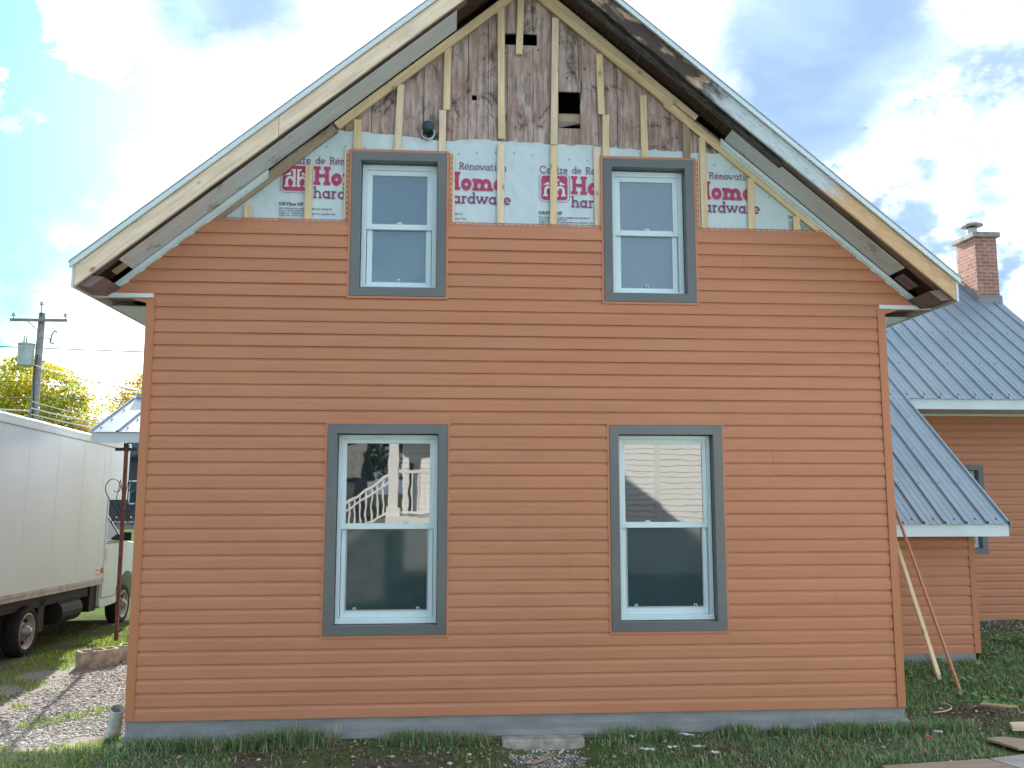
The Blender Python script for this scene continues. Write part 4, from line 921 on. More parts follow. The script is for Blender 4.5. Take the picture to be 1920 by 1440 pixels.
def wheel(x, y, sgn):
    w = bpy.data.objects.new('wheel', None); COL.objects.link(w); w.parent = TR; w.location = (x, y, .285)
    mb = MB(); T_ = sgn
    mb.lathe([(.205, -.015*T_), (.225, -.002*T_), (.262, -.004*T_), (.282, -.022*T_), (.288, -.05*T_), (.288, -.16*T_), (.262, -.19*T_), (.205, -.19*T_)], (0, 0, 0), 'x', 36); mb.build('tyre', MT['rubber'], w, smooth=True)
    mb = MB(); mb.lathe([(.206, -.012*T_), (.198, -.006*T_), (.188, -.012*T_), (.178, -.055*T_), (.150, -.075*T_), (.105, -.070*T_), (.080, -.045*T_), (.0, -.045*T_)], (0, 0, 0), 'x', 36); mb.build('rim', MT['rim'], w, smooth=True)
    mb = MB()
    for k in range(8): t_ = k*math.pi/4+.2; mb.lathe([(0, -.050*T_), (.022, -.052*T_), (.030, -.078*T_)], (0, .133*math.cos(t_), .133*math.sin(t_)), 'x', 10)
    mb.build('rim_holes', MT['chassis'], w)
    mb = MB(); mb.lathe([(.078, -.045*T_), (.072, -.005*T_), (.050, .005*T_), (.046, .028*T_), (.0, .034*T_)], (0, 0, 0), 'x', 20)
    for k in range(8): t_ = k*math.pi/4; mb.lathe([(.009, -.04*T_), (.009, -.005*T_), (0, -.002*T_)], (0, .088*math.cos(t_), .088*math.sin(t_)), 'x', 6)
    mb.build('hub', MT['chrome'], w, smooth=True)
wheel(-.03, .06, 1); wheel(-.05, 3.33, 1); wheel(-BW+.03, .06, -1); wheel(-BW+.05, 3.33, -1)
for w_ in [c for c in TR.children if c.name.startswith('wheel')]: pass

# ------------------------------------------------------------------ utility pole and cables
UP = tag(empty('utility_pole', (-18.75, 38, -.4)), 'grey wooden utility pole with one crossarm and a transformer behind the truck', 'utility pole')
def up_(mb, n, mt, par=UP, **k): return mb.build(n, mt, par, **k)
mb = MB(); mb.tube([(0, 0, 0), (0.02, 0, 5.5), (.12, 0, 11.1)], [.24, .21, .16], 14); up_(mb, 'pole', MT['pole'], smooth=True)
mb = MB(); mb.box(-1.35, 1.45, -.26, -.14, 10.62, 10.76); mb.tube([(-.5, -.2, 10.65), (.1, -.18, 10.1)], .02, 5); up_(mb, 'crossarm', MT['pole'])
for x, z in ((-1.2, 10.76), (1.36, 10.76), (.15, 11.35)):
    mb = MB(); mb.lathe([(.03, 0), (.03, .12), (.10, .13), (.11, .18), (.06, .21), (.09, .25), (.05, .30), (0, .31)], (x, -.2, z), 'z', 12); up_(mb, 'insulator', MT['transformer'])
mb = MB(); mb.tube([(.15, -.2, 10.9), (.15, -.2, 11.4)], .025, 6); up_(mb, 'top_pin', MT['iron'])
mb = MB(); mb.lathe([(0, 8.3), (.36, 8.3), (.38, 8.35), (.38, 9.35), (.41, 9.38), (.41, 9.45), (0, 9.5)], (-.42, -.3, 0), 'z', 22)
trf = up_(mb, 'transformer', MT['transformer'], smooth=False)
for x in (-.55, -.42): 
    mb = MB(); mb.tube([(x, -.3, 9.45), (x, -.3, 9.85)], [.05, .03], 8); mb.build('bushing', MT['rim'], trf)
mb = MB(); mb.tube([(.75, -.3, 9.55), (.80, -.3, 9.95), (.95, -.3, 10.15), (1.03, -.3, 10.03)], .05, 6); mb.tube([(.75, -.3, 9.7), (.74, -.3, 9.5), (.92, -.3, 9.48)], .05, 6); mb.tube([(.05, -.1, 9.85), (.78, -.3, 9.7)], .02, 5); up_(mb, 'fuse_cutout', MT['rim'])
mb = MB(); mb.tube([(.16, -.26, 8.9), (.02, -.3, 7.9), (.1, -.28, 7.0), (.14, -.26, 4)], .03, 5); up_(mb, 'drop_wire', MT['iron'])
def cable(p, q, sag, r, mt, label, n=14):
    p, q = Vector(p), Vector(q); mb = MB(); mb.tube([p.lerp(q, t)-Vector((0, 0, sag*4*t*(1-t))) for t in np.linspace(0, 1, n)], r, 5)
    tag(mb.build('overhead_cable', MT[mt], smooth=True), label, 'cable', 'overhead cables by the pole')
cable((-32, 38, 9.35), (-6, 40, 8.9), .10, .028, 'cable', 'thick dark cable crossing the pole at transformer height')
cable((-32, 37.6, 7.35), (-6, 40, 7.4), .15, .016, 'cable', 'thin dark wire crossing just above the yellow tree tops')
cable((-32, 37.6, 6.5), (-6, 40, 6.5), .15, .016, 'cable', 'thin dark wire crossing the middle of the yellow trees')
cable((-18.7, 37.7, 7.95), (-2.0, 6.2, 3.12), .04, .018, 'cable_pale', 'bright service cable falling from the pole towards the porch roof')
cable((-18.7, 37.7, 7.75), (-6, 28, 4.9), .1, .014, 'cable', 'thin dark service wire falling to the right below the bright cable')
cable((-24, 38, 6.0), (-18.7, 37.7, 5.6), .05, .05, 'cable_pale', 'bright bundled cable left of the pole just above the truck roof')
cable((-18.7, 37.7, 5.75), (-12, 34, 4.45), .1, .04, 'cable_pale', 'bright bundled cable right of the pole just above the dark roof')
cable((-18.7, 37.7, 5.45), (-12, 34, 4.2), .1, .035, 'cable_pale', 'lower bright cable right of the pole, crossing the dark roof')
cable((-18.7, 37.7, 6.1), (-12, 33, 4.65), .1, .025, 'cable_pale', 'upper pale cable falling right from the pole foot towards the porch')

# ------------------------------------------------------------------ trees
def tree(x, y, h, rx, rz, zc, cols, n, label, leaf=.16, group='autumn trees beyond the street', seed=1, ry=None, gaps=0., trunk_h=None, nb=26):
    r = np.random.default_rng(seed); t = tag(empty('tree', (x, y, gzf(x, y))), label, 'tree', group); ry = ry or rx
    mb = MB(); mb.tube([(0, 0, -.2), (.1, 0, zc*.5), (.0, .1, zc), (.05, 0, h*.8)], [.05*h*.4, .04*h*.35, .02*h*.3, .02], 8)
    tips = []
    for k in range(nb):
        a = r.uniform(0, 6.28); z0 = r.uniform(zc*.4, zc*1.1); u = r.uniform(.3, 1.0); e = r.uniform(-.2, 1.0)
        tip = Vector((rx*u*math.cos(a)*math.cos(e), ry*u*math.sin(a)*math.cos(e), zc+rz*u*math.sin(e))); st = Vector((.05, 0, z0)); md = st.lerp(tip, .5)+Vector((0, 0, .1*h*u))
        mb.tube([st, md, tip], [.03*h*.25, .012*h*.25, .006], 5); tips.append(tip)
    mb.build('trunk', MT['bark'], t, smooth=True)
    # clumps of leaves of uneven size spread round the limb tips
    nc = 150; cc = r.normal(size=(nc, 3)); cc /= np.linalg.norm(cc, axis=1)[:, None]; rad = r.uniform(.15, 1, nc)**.45
    cc = cc*rad[:, None]*np.array([rx, ry, rz]); cc[:, 2] = np.where(cc[:, 2] < -.6*rz, -.6*rz, cc[:, 2]); cc += r.normal(size=cc.shape)*np.array([rx, ry, rz])*.07; cs_ = r.uniform(.09, .24, nc)*min(rx, rz)
    if gaps: keep = r.uniform(size=nc) > gaps; cc = cc[keep]; cs_ = cs_[keep]
    idx = r.integers(0, len(cc), n); P = cc[idx]+r.normal(size=(n, 3))*cs_[idx][:, None]*np.array([1, 1, .8]); P[:, 2] += zc
    # thin upright sprays at the top edge
    ns = n//12; a = r.uniform(0, 6.28, ns); P[:ns, 0] = rx*.95*np.cos(a)*r.uniform(.1, 1, ns); P[:ns, 1] = ry*np.sin(a)*.6; P[:ns, 2] = zc+rz*np.sqrt(np.clip(1-(P[:ns, 0]/rx)**2, 0, 1))*r.uniform(.9, 1.16, ns)
    d1 = r.normal(size=(n, 3)); d1 /= np.linalg.norm(d1, axis=1)[:, None]; d2 = np.cross(d1, r.normal(size=(n, 3))); d2 /= np.linalg.norm(d2, axis=1)[:, None]
    s = leaf*r.uniform(.5, 1.2, n)[:, None]; V = np.stack([P-d1*s, P+d2*s*.45, P+d1*s, P-d2*s*.45], 1).reshape(-1, 3); F = np.arange(4*n).reshape(n, 4)
    cols = np.array(cols); ct = r.integers(0, len(cols), len(cc)); mixc = cols[ct[idx]]*.6+cols[r.integers(0, len(cols), n)]*.4; mixc = mixc*r.uniform(.6, 1.35, n)[:, None]
    npmesh('crown', V, F, MT['leaf'], np.repeat(mixc, 4, 0), t); return t
YEL = [(.75, .60, .06), (.58, .58, .07), (.34, .44, .06), (.70, .50, .06), (.26, .36, .06)]
ORG = [(.72, .54, .10), (.60, .48, .10), (.50, .34, .14), (.38, .33, .12), (.74, .60, .12)]
tree(-29.2, 60, 10.8, 4.3, 4.2, 6.9, YEL, 26000, 'large yellow green tree directly behind the utility pole', .17, seed=2)
tree(-21.2, 62, 10.4, 3.3, 4.0, 6.3, ORG, 12000, 'sparser orange yellow tree between the pole and the orange house', .15, seed=3, gaps=.35)
tree(-25.2, 58, 6.6, 2.4, 2.6, 4.0, ORG+[(.2, .13, .07)], 8000, 'low thin brownish tree between the two yellow trees', .13, seed=4, gaps=.3)
tree(-36.5, 64, 10.3, 4.0, 4.2, 6.3, YEL, 9000, 'yellow green tree cut by the left edge of the photo', .17, seed=5)
tree(-21.3, 75, 4.5, 1.5, 1.3, 3.0, [(.22, .32, .05), (.13, .2, .04)], 5000, 'small bright green tree seen between the porch post and the wall', .14, seed=6)
tree(-22.5, 79, 6.0, 2.0, 1.1, 1.7, [(.24, .34, .05), (.15, .23, .04)], 5000, 'low green bush seen under the truck box overhang', .13, seed=7)

# ------------------------------------------------------------------ houses beyond
MT['navy'] = simple('dark_blue_shingles', (.035, .045, .085), .2, 3, .8); MT['farwall'] = simple('dark_grey_wall', (.06, .065, .075), .15, 2, .8)
MT['farwhite'] = simple('pale_far_wall', (.45, .46, .47), .1, 2, .8); MT['farblue'] = simple('blue_grey_wall', (.16, .24, .34), .1, 2, .8); MT['farstone'] = simple('grey_far_stone', (.22, .21, .20), .3, 4, .9)
def far_house(x0, x1, y0, y1, h, rh, wall, roof, label, ridge='x', wn=3):
    H_ = tag(empty('distant_house', ((x0+x1)/2, (y0+y1)/2, -.4)), label, 'house'); cx, cy = (x0+x1)/2, (y0+y1)/2; a, b_ = (x1-x0)/2, (y1-y0)/2
    mb = MB(); mb.box(-a, a, -b_, b_, 0, h)
    mb.prism([(-b_, h), (b_, h), (0, h+rh*.96)], -a, a, 0, 'x') if ridge == 'x' else mb.prism([(-a, h), (a, h), (0, h+rh*.96)], -b_, b_, 0, 'y'); mb.build('walls', MT[wall], H_)
    mb = MB(); o_ = .35
    for s in (-1, 1):
        if ridge == 'x': mb.hexa([(-a-o_, s*(b_+o_), h-.25), (a+o_, s*(b_+o_), h-.25), (a+o_, 0, h+rh), (-a-o_, 0, h+rh), (-a-o_, s*(b_+o_), h-.1), (a+o_, s*(b_+o_), h-.1), (a+o_, 0, h+rh+.15), (-a-o_, 0, h+rh+.15)])
        else: mb.hexa([(s*(a+o_), -b_-o_, h-.25), (s*(a+o_), b_+o_, h-.25), (0, b_+o_, h+rh), (0, -b_-o_, h+rh), (s*(a+o_), -b_-o_, h-.1), (s*(a+o_), b_+o_, h-.1), (0, b_+o_, h+rh+.15), (0, -b_-o_, h+rh+.15)])
    mb.build('roof', MT[roof], H_)
    s = -1 if cy > 0 else 1
    for k in range(wn):
        x = -a+2*a*(k+.5)/wn
        for z in ([1.2, 4.0] if h > 5 else [1.2]):
            mb = MB(); mb.box(x-.55, x+.55, s*b_-.06, s*b_+.06, z-.05, z+1.45); w = mb.build('window', MT['white'], H_)
            mb = MB(); mb.box(x-.45, x+.45, s*b_-.09, s*b_+.09, z+.05, z+1.35); mb.build('pane', MT['truckglass'], w)
    return H_
far_house(-20.6, -13.6, 40.6-.0+8, 56, 4.3, 2.1, 'farwall', 'navy', 'low house with a dark blue roof just above the truck, left of the porch roof')
far_house(-27.0, -20.0, 86, 94, 5.4, 3.0, 'farwall', 'navy', 'dark grey distant house seen in the gap beside the porch post', 'y')
far_house(-33, -27.4, 86, 93, 2.4, 1.4, 'farstone', 'farwall', 'low grey stone building behind the sunny lawn')

# ------------------------------------------------------------------ neighbouring house behind the camera (it shows in the window glass)
NB = tag(empty('neighbouring_house', (6, -9, -.2)), 'white sided house with raised porch, seen mirrored in the ground floor windows', 'house')
NI = Matrix.Translation((-6, 9, .2))
MT['nwhite'] = simple('white_siding', (.78, .80, .80), .03, 2, .5); MT['lat'] = simple('white_lattice', (.76, .78, .78), .03, 2, .5)
def nb(mb, n, mt, **k): o = mb.build(n, MT[mt], **k); o.parent = NB; o.matrix_parent_inverse = NI; return o
mb = MB()
def nwall(x0, x1, z0, z1, y, f=1):
    z = z0
    while z < z1: mb.hexa([(x0, y-.05, z), (x1, y-.05, z), (x1, y+.012, z), (x0, y+.012, z), (x0, y-.05, z+.093), (x1, y-.05, z+.093), (x1, y-.002, z+.093), (x0, y-.002, z+.093)]); z += .095
nwall(3.95, 5.83, .3, 3.5, -7.3); nwall(5.93, 12, .3, 3.5, -7.3); nwall(1.5, 3.95, 1.25, 3.4, -9.4); nb(mb, 'siding', 'nwhite')
mb = MB(); mb.box(5.83, 5.93, -7.35, -7.275, .3, 3.5); mb.box(3.88, 3.95, -9.4, -7.275, .3, 3.5); nb(mb, 'corner_board', 'nwhite')
mb = MB(); mb.box(3.95, 12, -7.36, -7.31, -.3, .3); nb(mb, 'foundation', 'farstone')
mb = MB(); mb.hexa([(1.1, -7.3, 3.4), (3.8, -7.3, 3.4), (3.8, -9.9, 3.9), (1.1, -9.9, 3.9), (1.1, -7.3, 3.55), (3.8, -7.3, 3.55), (3.8, -9.9, 4.05), (1.1, -9.9, 4.05)]); mb.hexa([(3.8, -7.0, 3.5), (12.3, -7.0, 3.5), (12.3, -11, 4.6), (3.8, -11, 4.6), (3.8, -7.0, 3.65), (12.3, -7.0, 3.65), (12.3, -11, 4.75), (3.8, -11, 4.75)]); nb(mb, 'roof', 'farwall')
mb = MB(); mb.box(1.30, 3.88, -9.4, -7.75, 1.10, 1.25); nb(mb, 'porch_deck', 'nwhite')
mb = MB(); mb.box(1.335, 1.515, -8.05, -7.87, 1.25, 3.45); mb.box(1.30, 1.55, -8.09, -7.83, 1.25, 1.40); nb(mb, 'porch_post', 'nwhite')
mb = MB(); mb.box(2.06, 2.25, -9.39, -9.33, 2.1, 3.1); mb.box(1.62, 1.70, -9.39, -9.34, 1.3, 2.2); nb(mb, 'dark_opening', 'farwall')  # dark panels standing for the porch window and door
for k in range(18):
    x = 1.62+k*.11; mb = MB(); mb.box(x, x+.028, -7.95, -7.922, 1.33, 2.0); nb(mb, 'baluster', 'nwhite')
mb = MB(); mb.box(1.53, 3.9, -7.965, -7.905, 2.0, 2.05); mb.box(1.53, 3.9, -7.96, -7.91, 1.30, 1.34); nb(mb, 'railing', 'nwhite')
mb = MB()   # stair rail falling to the left
def st_z(x): return 1.93+(x-1.33)*.70
for d0, d1 in ((.0, .055), (-.13, -.09), (-.62, -.57)):
    mb.hexa([(-.2, -7.98, st_z(-.2)+d0), (1.33, -7.98, st_z(1.33)+d0), (1.33, -7.93, st_z(1.33)+d0), (-.2, -7.93, st_z(-.2)+d0), (-.2, -7.98, st_z(-.2)+d1), (1.33, -7.98, st_z(1.33)+d1), (1.33, -7.93, st_z(1.33)+d1), (-.2, -7.93, st_z(-.2)+d1)])
nb(mb, 'stair_rail', 'nwhite')
for k in range(15):
    x = -.1+k*.095; mb = MB(); mb.box(x, x+.026, -7.97, -7.944, st_z(x)-.57, st_z(x)-.0); nb(mb, 'baluster', 'nwhite')
mb = MB()
for k in range(6): mb.box(1.3-(k+1)*.27, 1.3-k*.27, -9.2, -7.93, -.2, 1.1-.19*(k+1)+.02)
nb(mb, 'stairs', 'farstone')
mb = MB(); y = -7.80
for k in range(-14, 30):   # diagonal lattice under the deck
    for sg in (1, -1):
        x = 1.62+k*.075; z0_, z1_ = .35, 1.08; dx = (z1_-z0_)*sg
        xa, xb = x, x+dx; za, zb = z0_, z1_
        lo, hi = 1.62, 2.55
        if xa > xb: xa, xb, za, zb = xb, xa, zb, za
        if xb < lo or xa > hi: continue
        if xa < lo: za += (zb-za)*(lo-xa)/(xb-xa); xa = lo
        if xb > hi: zb = za+(zb-za)*(hi-xa)/(xb-xa); xb = hi
        if xb-xa < .01: continue
        yy = y+.006*sg; mb.hexa([(xa, yy, za-.014), (xb, yy, zb-.014), (xb, yy+.005, zb-.014), (xa, yy+.005, za-.014), (xa, yy, za+.014), (xb, yy, zb+.014), (xb, yy+.005, zb+.014), (xa, yy+.005, za+.014)])
nb(mb, 'lattice', 'lat')
far_house(-9.5, -3.2, -52, -44, 3.0, 1.8, 'farwall', 'farstone', 'grey roofed house mirrored in the lower left window behind the stair rail')
far_house(-15.5, -10.2, -52, -45, 5.6, .3, 'farblue', 'farwhite', 'blue house mirrored at the left edge of the lower left window')
tree(-6, -62, 11, 7, 4.5, 6.5, [(.05, .08, .03), (.09, .10, .03)], 9000, 'dark green tree mirrored above the houses in the lower left window', .3, 'trees behind the camera', 11)
tree(-18, -60, 10, 6, 4, 6, [(.05, .08, .03), (.12, .10, .03)], 7000, 'dark tree mirrored in the top left corner of the lower left window', .3, 'trees behind the camera', 12)

# ------------------------------------------------------------------ things on the ground
def cblock(x, y, rz, label):
    t = tag(empty('concrete_block', (x, y, gzf(x, y)-.01), (0, 0, rz)), label, 'concrete block', 'concrete blocks by the porch post')
    mb = MB(); L, Wd, H_ = .39, .19, .19; wl = .026
    mb.box(-L/2, L/2, -Wd/2, -Wd/2+wl, 0, H_); mb.box(-L/2, L/2, Wd/2-wl, Wd/2, 0, H_)
    for q in (-L/2, -L/6-wl/2+.01, L/6-wl/2-.01+wl*.2, L/2-wl): mb.box(q, q+wl, -Wd/2+wl, Wd/2-wl, 0, H_)
    mb.box(-L/2+wl, L/2-wl, -Wd/2+wl, Wd/2-wl, 0, .03); o = mb.build('shell', MT['block'], t); bevel(o, .005)
cblock(-1.370, 2.965, R(41), 'concrete block nearest the truck, lying open side up on the gravel')
cblock(-1.10, 3.40, R(12), 'concrete block half hidden by the house corner, behind the first block')
mb = MB(); a, b_ = Vector((-.180, .25, -.24)), Vector((-.105, .12, .062)); mb.tube([a, b_], .052, 20, cap=False); mb.tube([b_, b_+(a-b_)*.97], .046, 20, cap=False)
d = (b_-a).normalized(); 
ref = Vector((0, 0, 1)); aa = (ref-d*ref.dot(d)).normalized(); bb = d.cross(aa)
ri = [b_+(aa*math.cos(k*math.pi/10)+bb*math.sin(k*math.pi/10))*q for q in (.052, .046) for k in range(20)]
mb.add(ri, [(k, (k+1) % 20, 20+(k+1) % 20, 20+k) for k in range(20)])
o = mb.build('drain_pipe', MT['pvc'], smooth=True); tag(o, 'short white plastic drain pipe standing tilted at the left house corner', 'pipe')
def beam(name, p, q, w, t, mt, label, cat, roll=0.):
    p, q = Vector(p), Vector(q); L = (q-p).length; F = (q-p).to_track_quat('X', 'Z').to_matrix().to_4x4(); F = Matrix.Translation(p) @ F @ Matrix.Rotation(roll, 4, 'X')
    mb = MB(); mb.box(0, L, -w/2, w/2, -t/2, t/2); o = mb.build(name, MT[mt]); o.matrix_world = F; bevel(o, .003, 1); return tag(o, label, cat)
beam('wood_board', (7.16, 1.44, gzf(7.16, 1.44)-.03), (7.115, 2.14, 1.30), .062, .02, 'yellow_wood', 'pale wooden board leaning on the wing wall under the low eave', 'board', R(25))
beam('siding_trim', (7.06, .93, gzf(7.06, .93)-.02), (6.955, 1.80, 1.62), .034, .022, 'corner', 'thin orange trim length leaning on the low white eave', 'trim piece', R(30))
def sheet(name, pts, th, mt, label, cat, lift=.012):
    n = len(pts); cx = sum(p[0] for p in pts)/n; cy = sum(p[1] for p in pts)/n; z = max(gzf(*p) for p in pts)+lift
    mb = MB(); mb.prism([(a-cx, b_-cy) for a, b_ in pts], 0, th, 0, 'z'); o = mb.build(name, MT[mt]); o.location = (cx, cy, z); bevel(o, .002, 1); return tag(o, label, cat)
sheet('plywood_sheet', [(5.34, -.93), (6.14, -.84), (6.42, -1.5), (5.3, -1.6)], .012, 'osb', 'brown plywood sheet on the grass at the bottom right edge', 'plywood')
sheet('plywood_sheet', [(6.16, -.835), (7.3, -.55), (7.4, -1.4), (6.44, -1.5)], .012, 'osb2', 'grey white sheet beside the brown plywood in the bottom right corner', 'plywood')
sheet('board_offcut', [(6.42, -.40), (6.58, -.37), (6.95, -.62), (6.50, -.66)], .018, 'osb', 'tapered grey brown offcut lying behind the plywood sheets', 'offcut', .02)
sheet('board_offcut', [(6.72, -.27), (6.78, -.15), (7.4, -.10), (7.35, -.30)], .035, 'pale_wood', 'thick pale wood offcut cut by the right edge of the photo', 'offcut', .02)
sheet('wood_chip', [(6.80, .27), (6.88, .34), (7.10, .20), (7.0, .19)], .014, 'scrap_wood', 'orange wood chip on the dark soil heap', 'wood chip')
sheet('wood_chip', [(7.06, .12), (7.09, .14), (7.19, .08), (7.16, .07)], .008, 'scrap_wood', 'small splinter of wood right of the soil heap', 'wood chip')
sheet('wood_chip', [(2.97, -.50), (3.13, -.36), (3.15, -.38), (3.0, -.52)], .010, 'scrap_wood', 'wood splinter lying on the gravel below the concrete sill', 'wood chip')
for i, (px, py, l) in enumerate([(3.78, -.20, 'small white plastic scrap left of the larger ones on the grass'), (3.82, -.50, 'flat white scrap nearest the middle of the lawn strip'), (4.02, -.47, 'thin white scrap beside the flat one'),
        (4.19, -.22, 'longest white scrap close to the foundation'), (4.20, -.48, 'narrow white sliver by the dry grass tuft'), (4.28, -.62, 'crumpled white scrap near the bottom edge'), (6.12, -.28, 'pale blue crumpled scrap on the grass below the right corner')]):
    rr = random.Random(i+3); w, h = (.07, .022) if i in (1, 3) else (.05, .012) if i in (2, 4) else (.035, .03); a = rr.uniform(-.7, .7) if i != 3 else -.5
    mb = MB(); nx_ = 6; vs = []
    for q in range(nx_+1):
        for s in (-1, 1): u = (q/nx_-.5)*w*1.6; v = s*h*(.7+.3*rr.random()); vs += [(u*math.cos(a)-v*math.sin(a), u*math.sin(a)+v*math.cos(a), .012+.010*rr.random())]
    k = len(vs); vs += [(p[0], p[1], p[2]-.004) for p in vs]
    fs = [(2*q, 2*q+1, 2*q+3, 2*q+2) for q in range(nx_)]+[(k+2*q+2, k+2*q+3, k+2*q+1, k+2*q) for q in range(nx_)]
    mb.add(vs, fs); o = mb.build('plastic_scrap', MT['scrap_white']); o.location = (px, py, gzf(px, py)+.035); tag(o, l, 'scrap', 'white scraps on the grass')
mb = MB(); mb.add([(-.02, 0, 0), (0, -.03, .01), (.025, -.005, .004), (.005, .028, .012), (-.02, 0, -.004), (0, -.03, .006), (.025, -.005, 0), (.005, .028, .008)], [(0, 1, 2, 3), (7, 6, 5, 4)]); o = mb.build('fallen_leaf', MT['red']); o.location = (5.96, -.42, gzf(5.96, -.42)+.05); tag(o, 'small red leaf on the grass left of the pale blue scrap', 'leaf')
# loop of twine by the soil heap
mb = MB(); mb.tube([(6.34+.0*k+.18*math.cos(R(-100+k*9)), .22+.13*math.sin(R(-100+k*9)), gzf(6.4, .22)+.03+.002*k) for k in range(15)], .004, 5); tag(mb.build('twine', MT['pale_wood']), 'pale loop of twine beside the soil heap', 'twine')

# ------------------------------------------------------------------ gravel and grass
def stones(name, P, size, cols, mat):
    base = np.array([(-1, 0, 0), (1, 0, 0), (0, -1, 0), (0, 1, 0), (0, 0, -1), (0, 0, 1)], float); F0 = np.array([(0, 2, 5), (2, 1, 5), (1, 3, 5), (3, 0, 5), (2, 0, 4), (1, 2, 4), (3, 1, 4), (0, 3, 4)])
    # subdivide once for a rounder pebble
    V0 = list(map(tuple, base)); Fn = []; ed = {}
    def mid(a, b_):
        k = (min(a, b_), max(a, b_))
        if k not in ed: p = (np.array(V0[a])+np.array(V0[b_])); p /= np.linalg.norm(p); ed[k] = len(V0); V0.append(tuple(p*.93))
        return ed[k]
    for a, b_, c in F0: x, y, z = mid(a, b_), mid(b_, c), mid(c, a); Fn += [(a, x, z), (x, b_, y), (z, y, c), (x, y, z)]
    V0 = np.array(V0); Fn = np.array(Fn); n = len(P); nv_ = len(V0); sc = size[:, None]*rng.uniform(.55, 1.15, (n, 3))*np.array([1, 1, .6])
    A = rng.uniform(0, 6.28, n); V = V0[None]*sc[:, None]*(1+rng.normal(size=(n, nv_, 1))*.10); c, s = np.cos(A)[:, None], np.sin(A)[:, None]
    V = np.stack([V[..., 0]*c-V[..., 1]*s, V[..., 0]*s+V[..., 1]*c, V[..., 2]], -1)+P[:, None]; F = (Fn[None]+(np.arange(n)*nv_)[:, None, None]).reshape(-1, 3)
    tint = cols[rng.integers(0, len(cols), n)]*rng.uniform(.7, 1.3, n)[:, None]
    return npmesh(name, V.reshape(-1, 3), F, mat, np.repeat(tint, nv_, 0))
def sn(x, y, k=1.): return np.sin(x*2.3*k+1.3*np.sin(y*1.9*k))*np.sin(y*2.9*k+np.sin(x*3.1*k)+1)
SC = np.array([(.44, .43, .42), (.30, .30, .31), (.56, .54, .51), (.16, .165, .18), (.38, .34, .29)])
def pts(n, x0, x1, y0, y1): return rng.uniform(x0, x1, n), rng.uniform(y0, y1, n)
x, y = pts(42000, -2.7, .0, .0, 4.3)
edge = -1.25-.5*np.clip((3-y)/3, 0, 1)+.35*sn(x*.6, y, 1.2)
k = (x > edge+rng.normal(size=len(x))*.18) & (rng.uniform(size=len(x)) < .72+.35*sn(x, y, 1.9)+.35*(x > -.75)) & ~((x > -.45) & (y < .25)); x, y = x[k], y[k]
x2, y2 = pts(1900, 2.7, 3.55, -.80, -.19); kk = rng.uniform(size=len(x2)) < 1.6-1.5*(((x2-3.12)/.30)**2+((y2+.38)/.26)**2); x2, y2 = x2[kk], y2[kk]
x3, y3 = pts(1400, 5.9, 11, .2, 4.3); kk = (y3 > 2.4+.25*sn(x3, y3)) | (((x3-6.75)/.5)**2+((y3-.12)/.3)**2 < 1); x3, y3 = x3[kk], y3[kk]
X_ = np.r_[x, x2, x3]; Y_ = np.r_[y, y2, y3]; sz = np.r_[rng.gamma(3, .0022, len(x))+.004, rng.uniform(.006, .016, len(x2)), rng.uniform(.006, .018, len(x3))]
tag(stones('gravel', np.c_[X_, Y_, gz(X_, Y_)+.002], np.clip(sz, .004, .03), SC, MT['pebble']), 'grey gravel beside the left house corner and under the concrete sill', 'gravel', kind='stuff')
def grass(name, x, y, h, cols, label, lean=.5, w=.0035):
    n = len(x); z = gz(x, y)-.004; a = rng.uniform(0, 6.28, n); ln = rng.uniform(.1, 1., n)*lean; dx, dy = np.cos(a), np.sin(a); px, py = -dy, dx; ww = w*rng.uniform(.7, 1.5, n)
    L = []
    for t, wf in ((0, 1), (.5, .8), (1, .05)):
        bx, by, bz = x+dx*h*ln*t*t, y+dy*h*ln*t*t, z+h*t*(1-.45*ln*t)
        L += [np.c_[bx-px*ww*wf, by-py*ww*wf, bz], np.c_[bx+px*ww*wf, by+py*ww*wf, bz]]
    V = np.stack(L, 1).reshape(-1, 3); b = np.arange(n)*6; F = np.concatenate([np.c_[b, b+1, b+3, b+2], np.c_[b+2, b+3, b+5, b+4]])
    cols = np.array(cols); tint = cols[rng.integers(0, len(cols), n)]*rng.uniform(.65, 1.35, n)[:, None]
    return tag(npmesh(name, V, F, MT['blade'], np.repeat(tint, 6, 0)), label, 'grass', kind='stuff')
GR = [(.15, .33, .14), (.20, .40, .16), (.11, .26, .11), (.30, .42, .20), (.48, .43, .28), (.32, .27, .18)]  # cooler greens, with the shade in front of the house put into the tints
# lawn strip in front of the house; thick near the ends, worn bare in the middle left
x, y = pts(52000, -.6, 7.6, -1.6, -.04)
bare = np.exp(-((x-1.9)/1.05)**2)*1.05*(y < -.17) + .5*np.exp(-((x-1.0)/.2)**2)*(y < -.2) + np.exp(-((x-3.1)/.42)**2-((y+.35)/.3)**2)*1.3 + .35*(sn(x, y, 1.6) > .25) - .35*(x > 3.8)
heap = np.exp(-(((x-6.75)/.42)**2+((y-.12)/.26)**2)*1.0); k = (rng.uniform(size=len(x)) > bare+heap*1.6) & ~((x > 5.25) & (y < -.88+(x-5.34)*.11)) & ~((x > 6.35) & (x < 7.5) & (y < -.33)); x, y = x[k], y[k]
hh = rng.uniform(.02, .07, len(x))*(.45+.9*(sn(x, y, 2.2)+1)/2)*np.where(y > -.22, .6, 1)
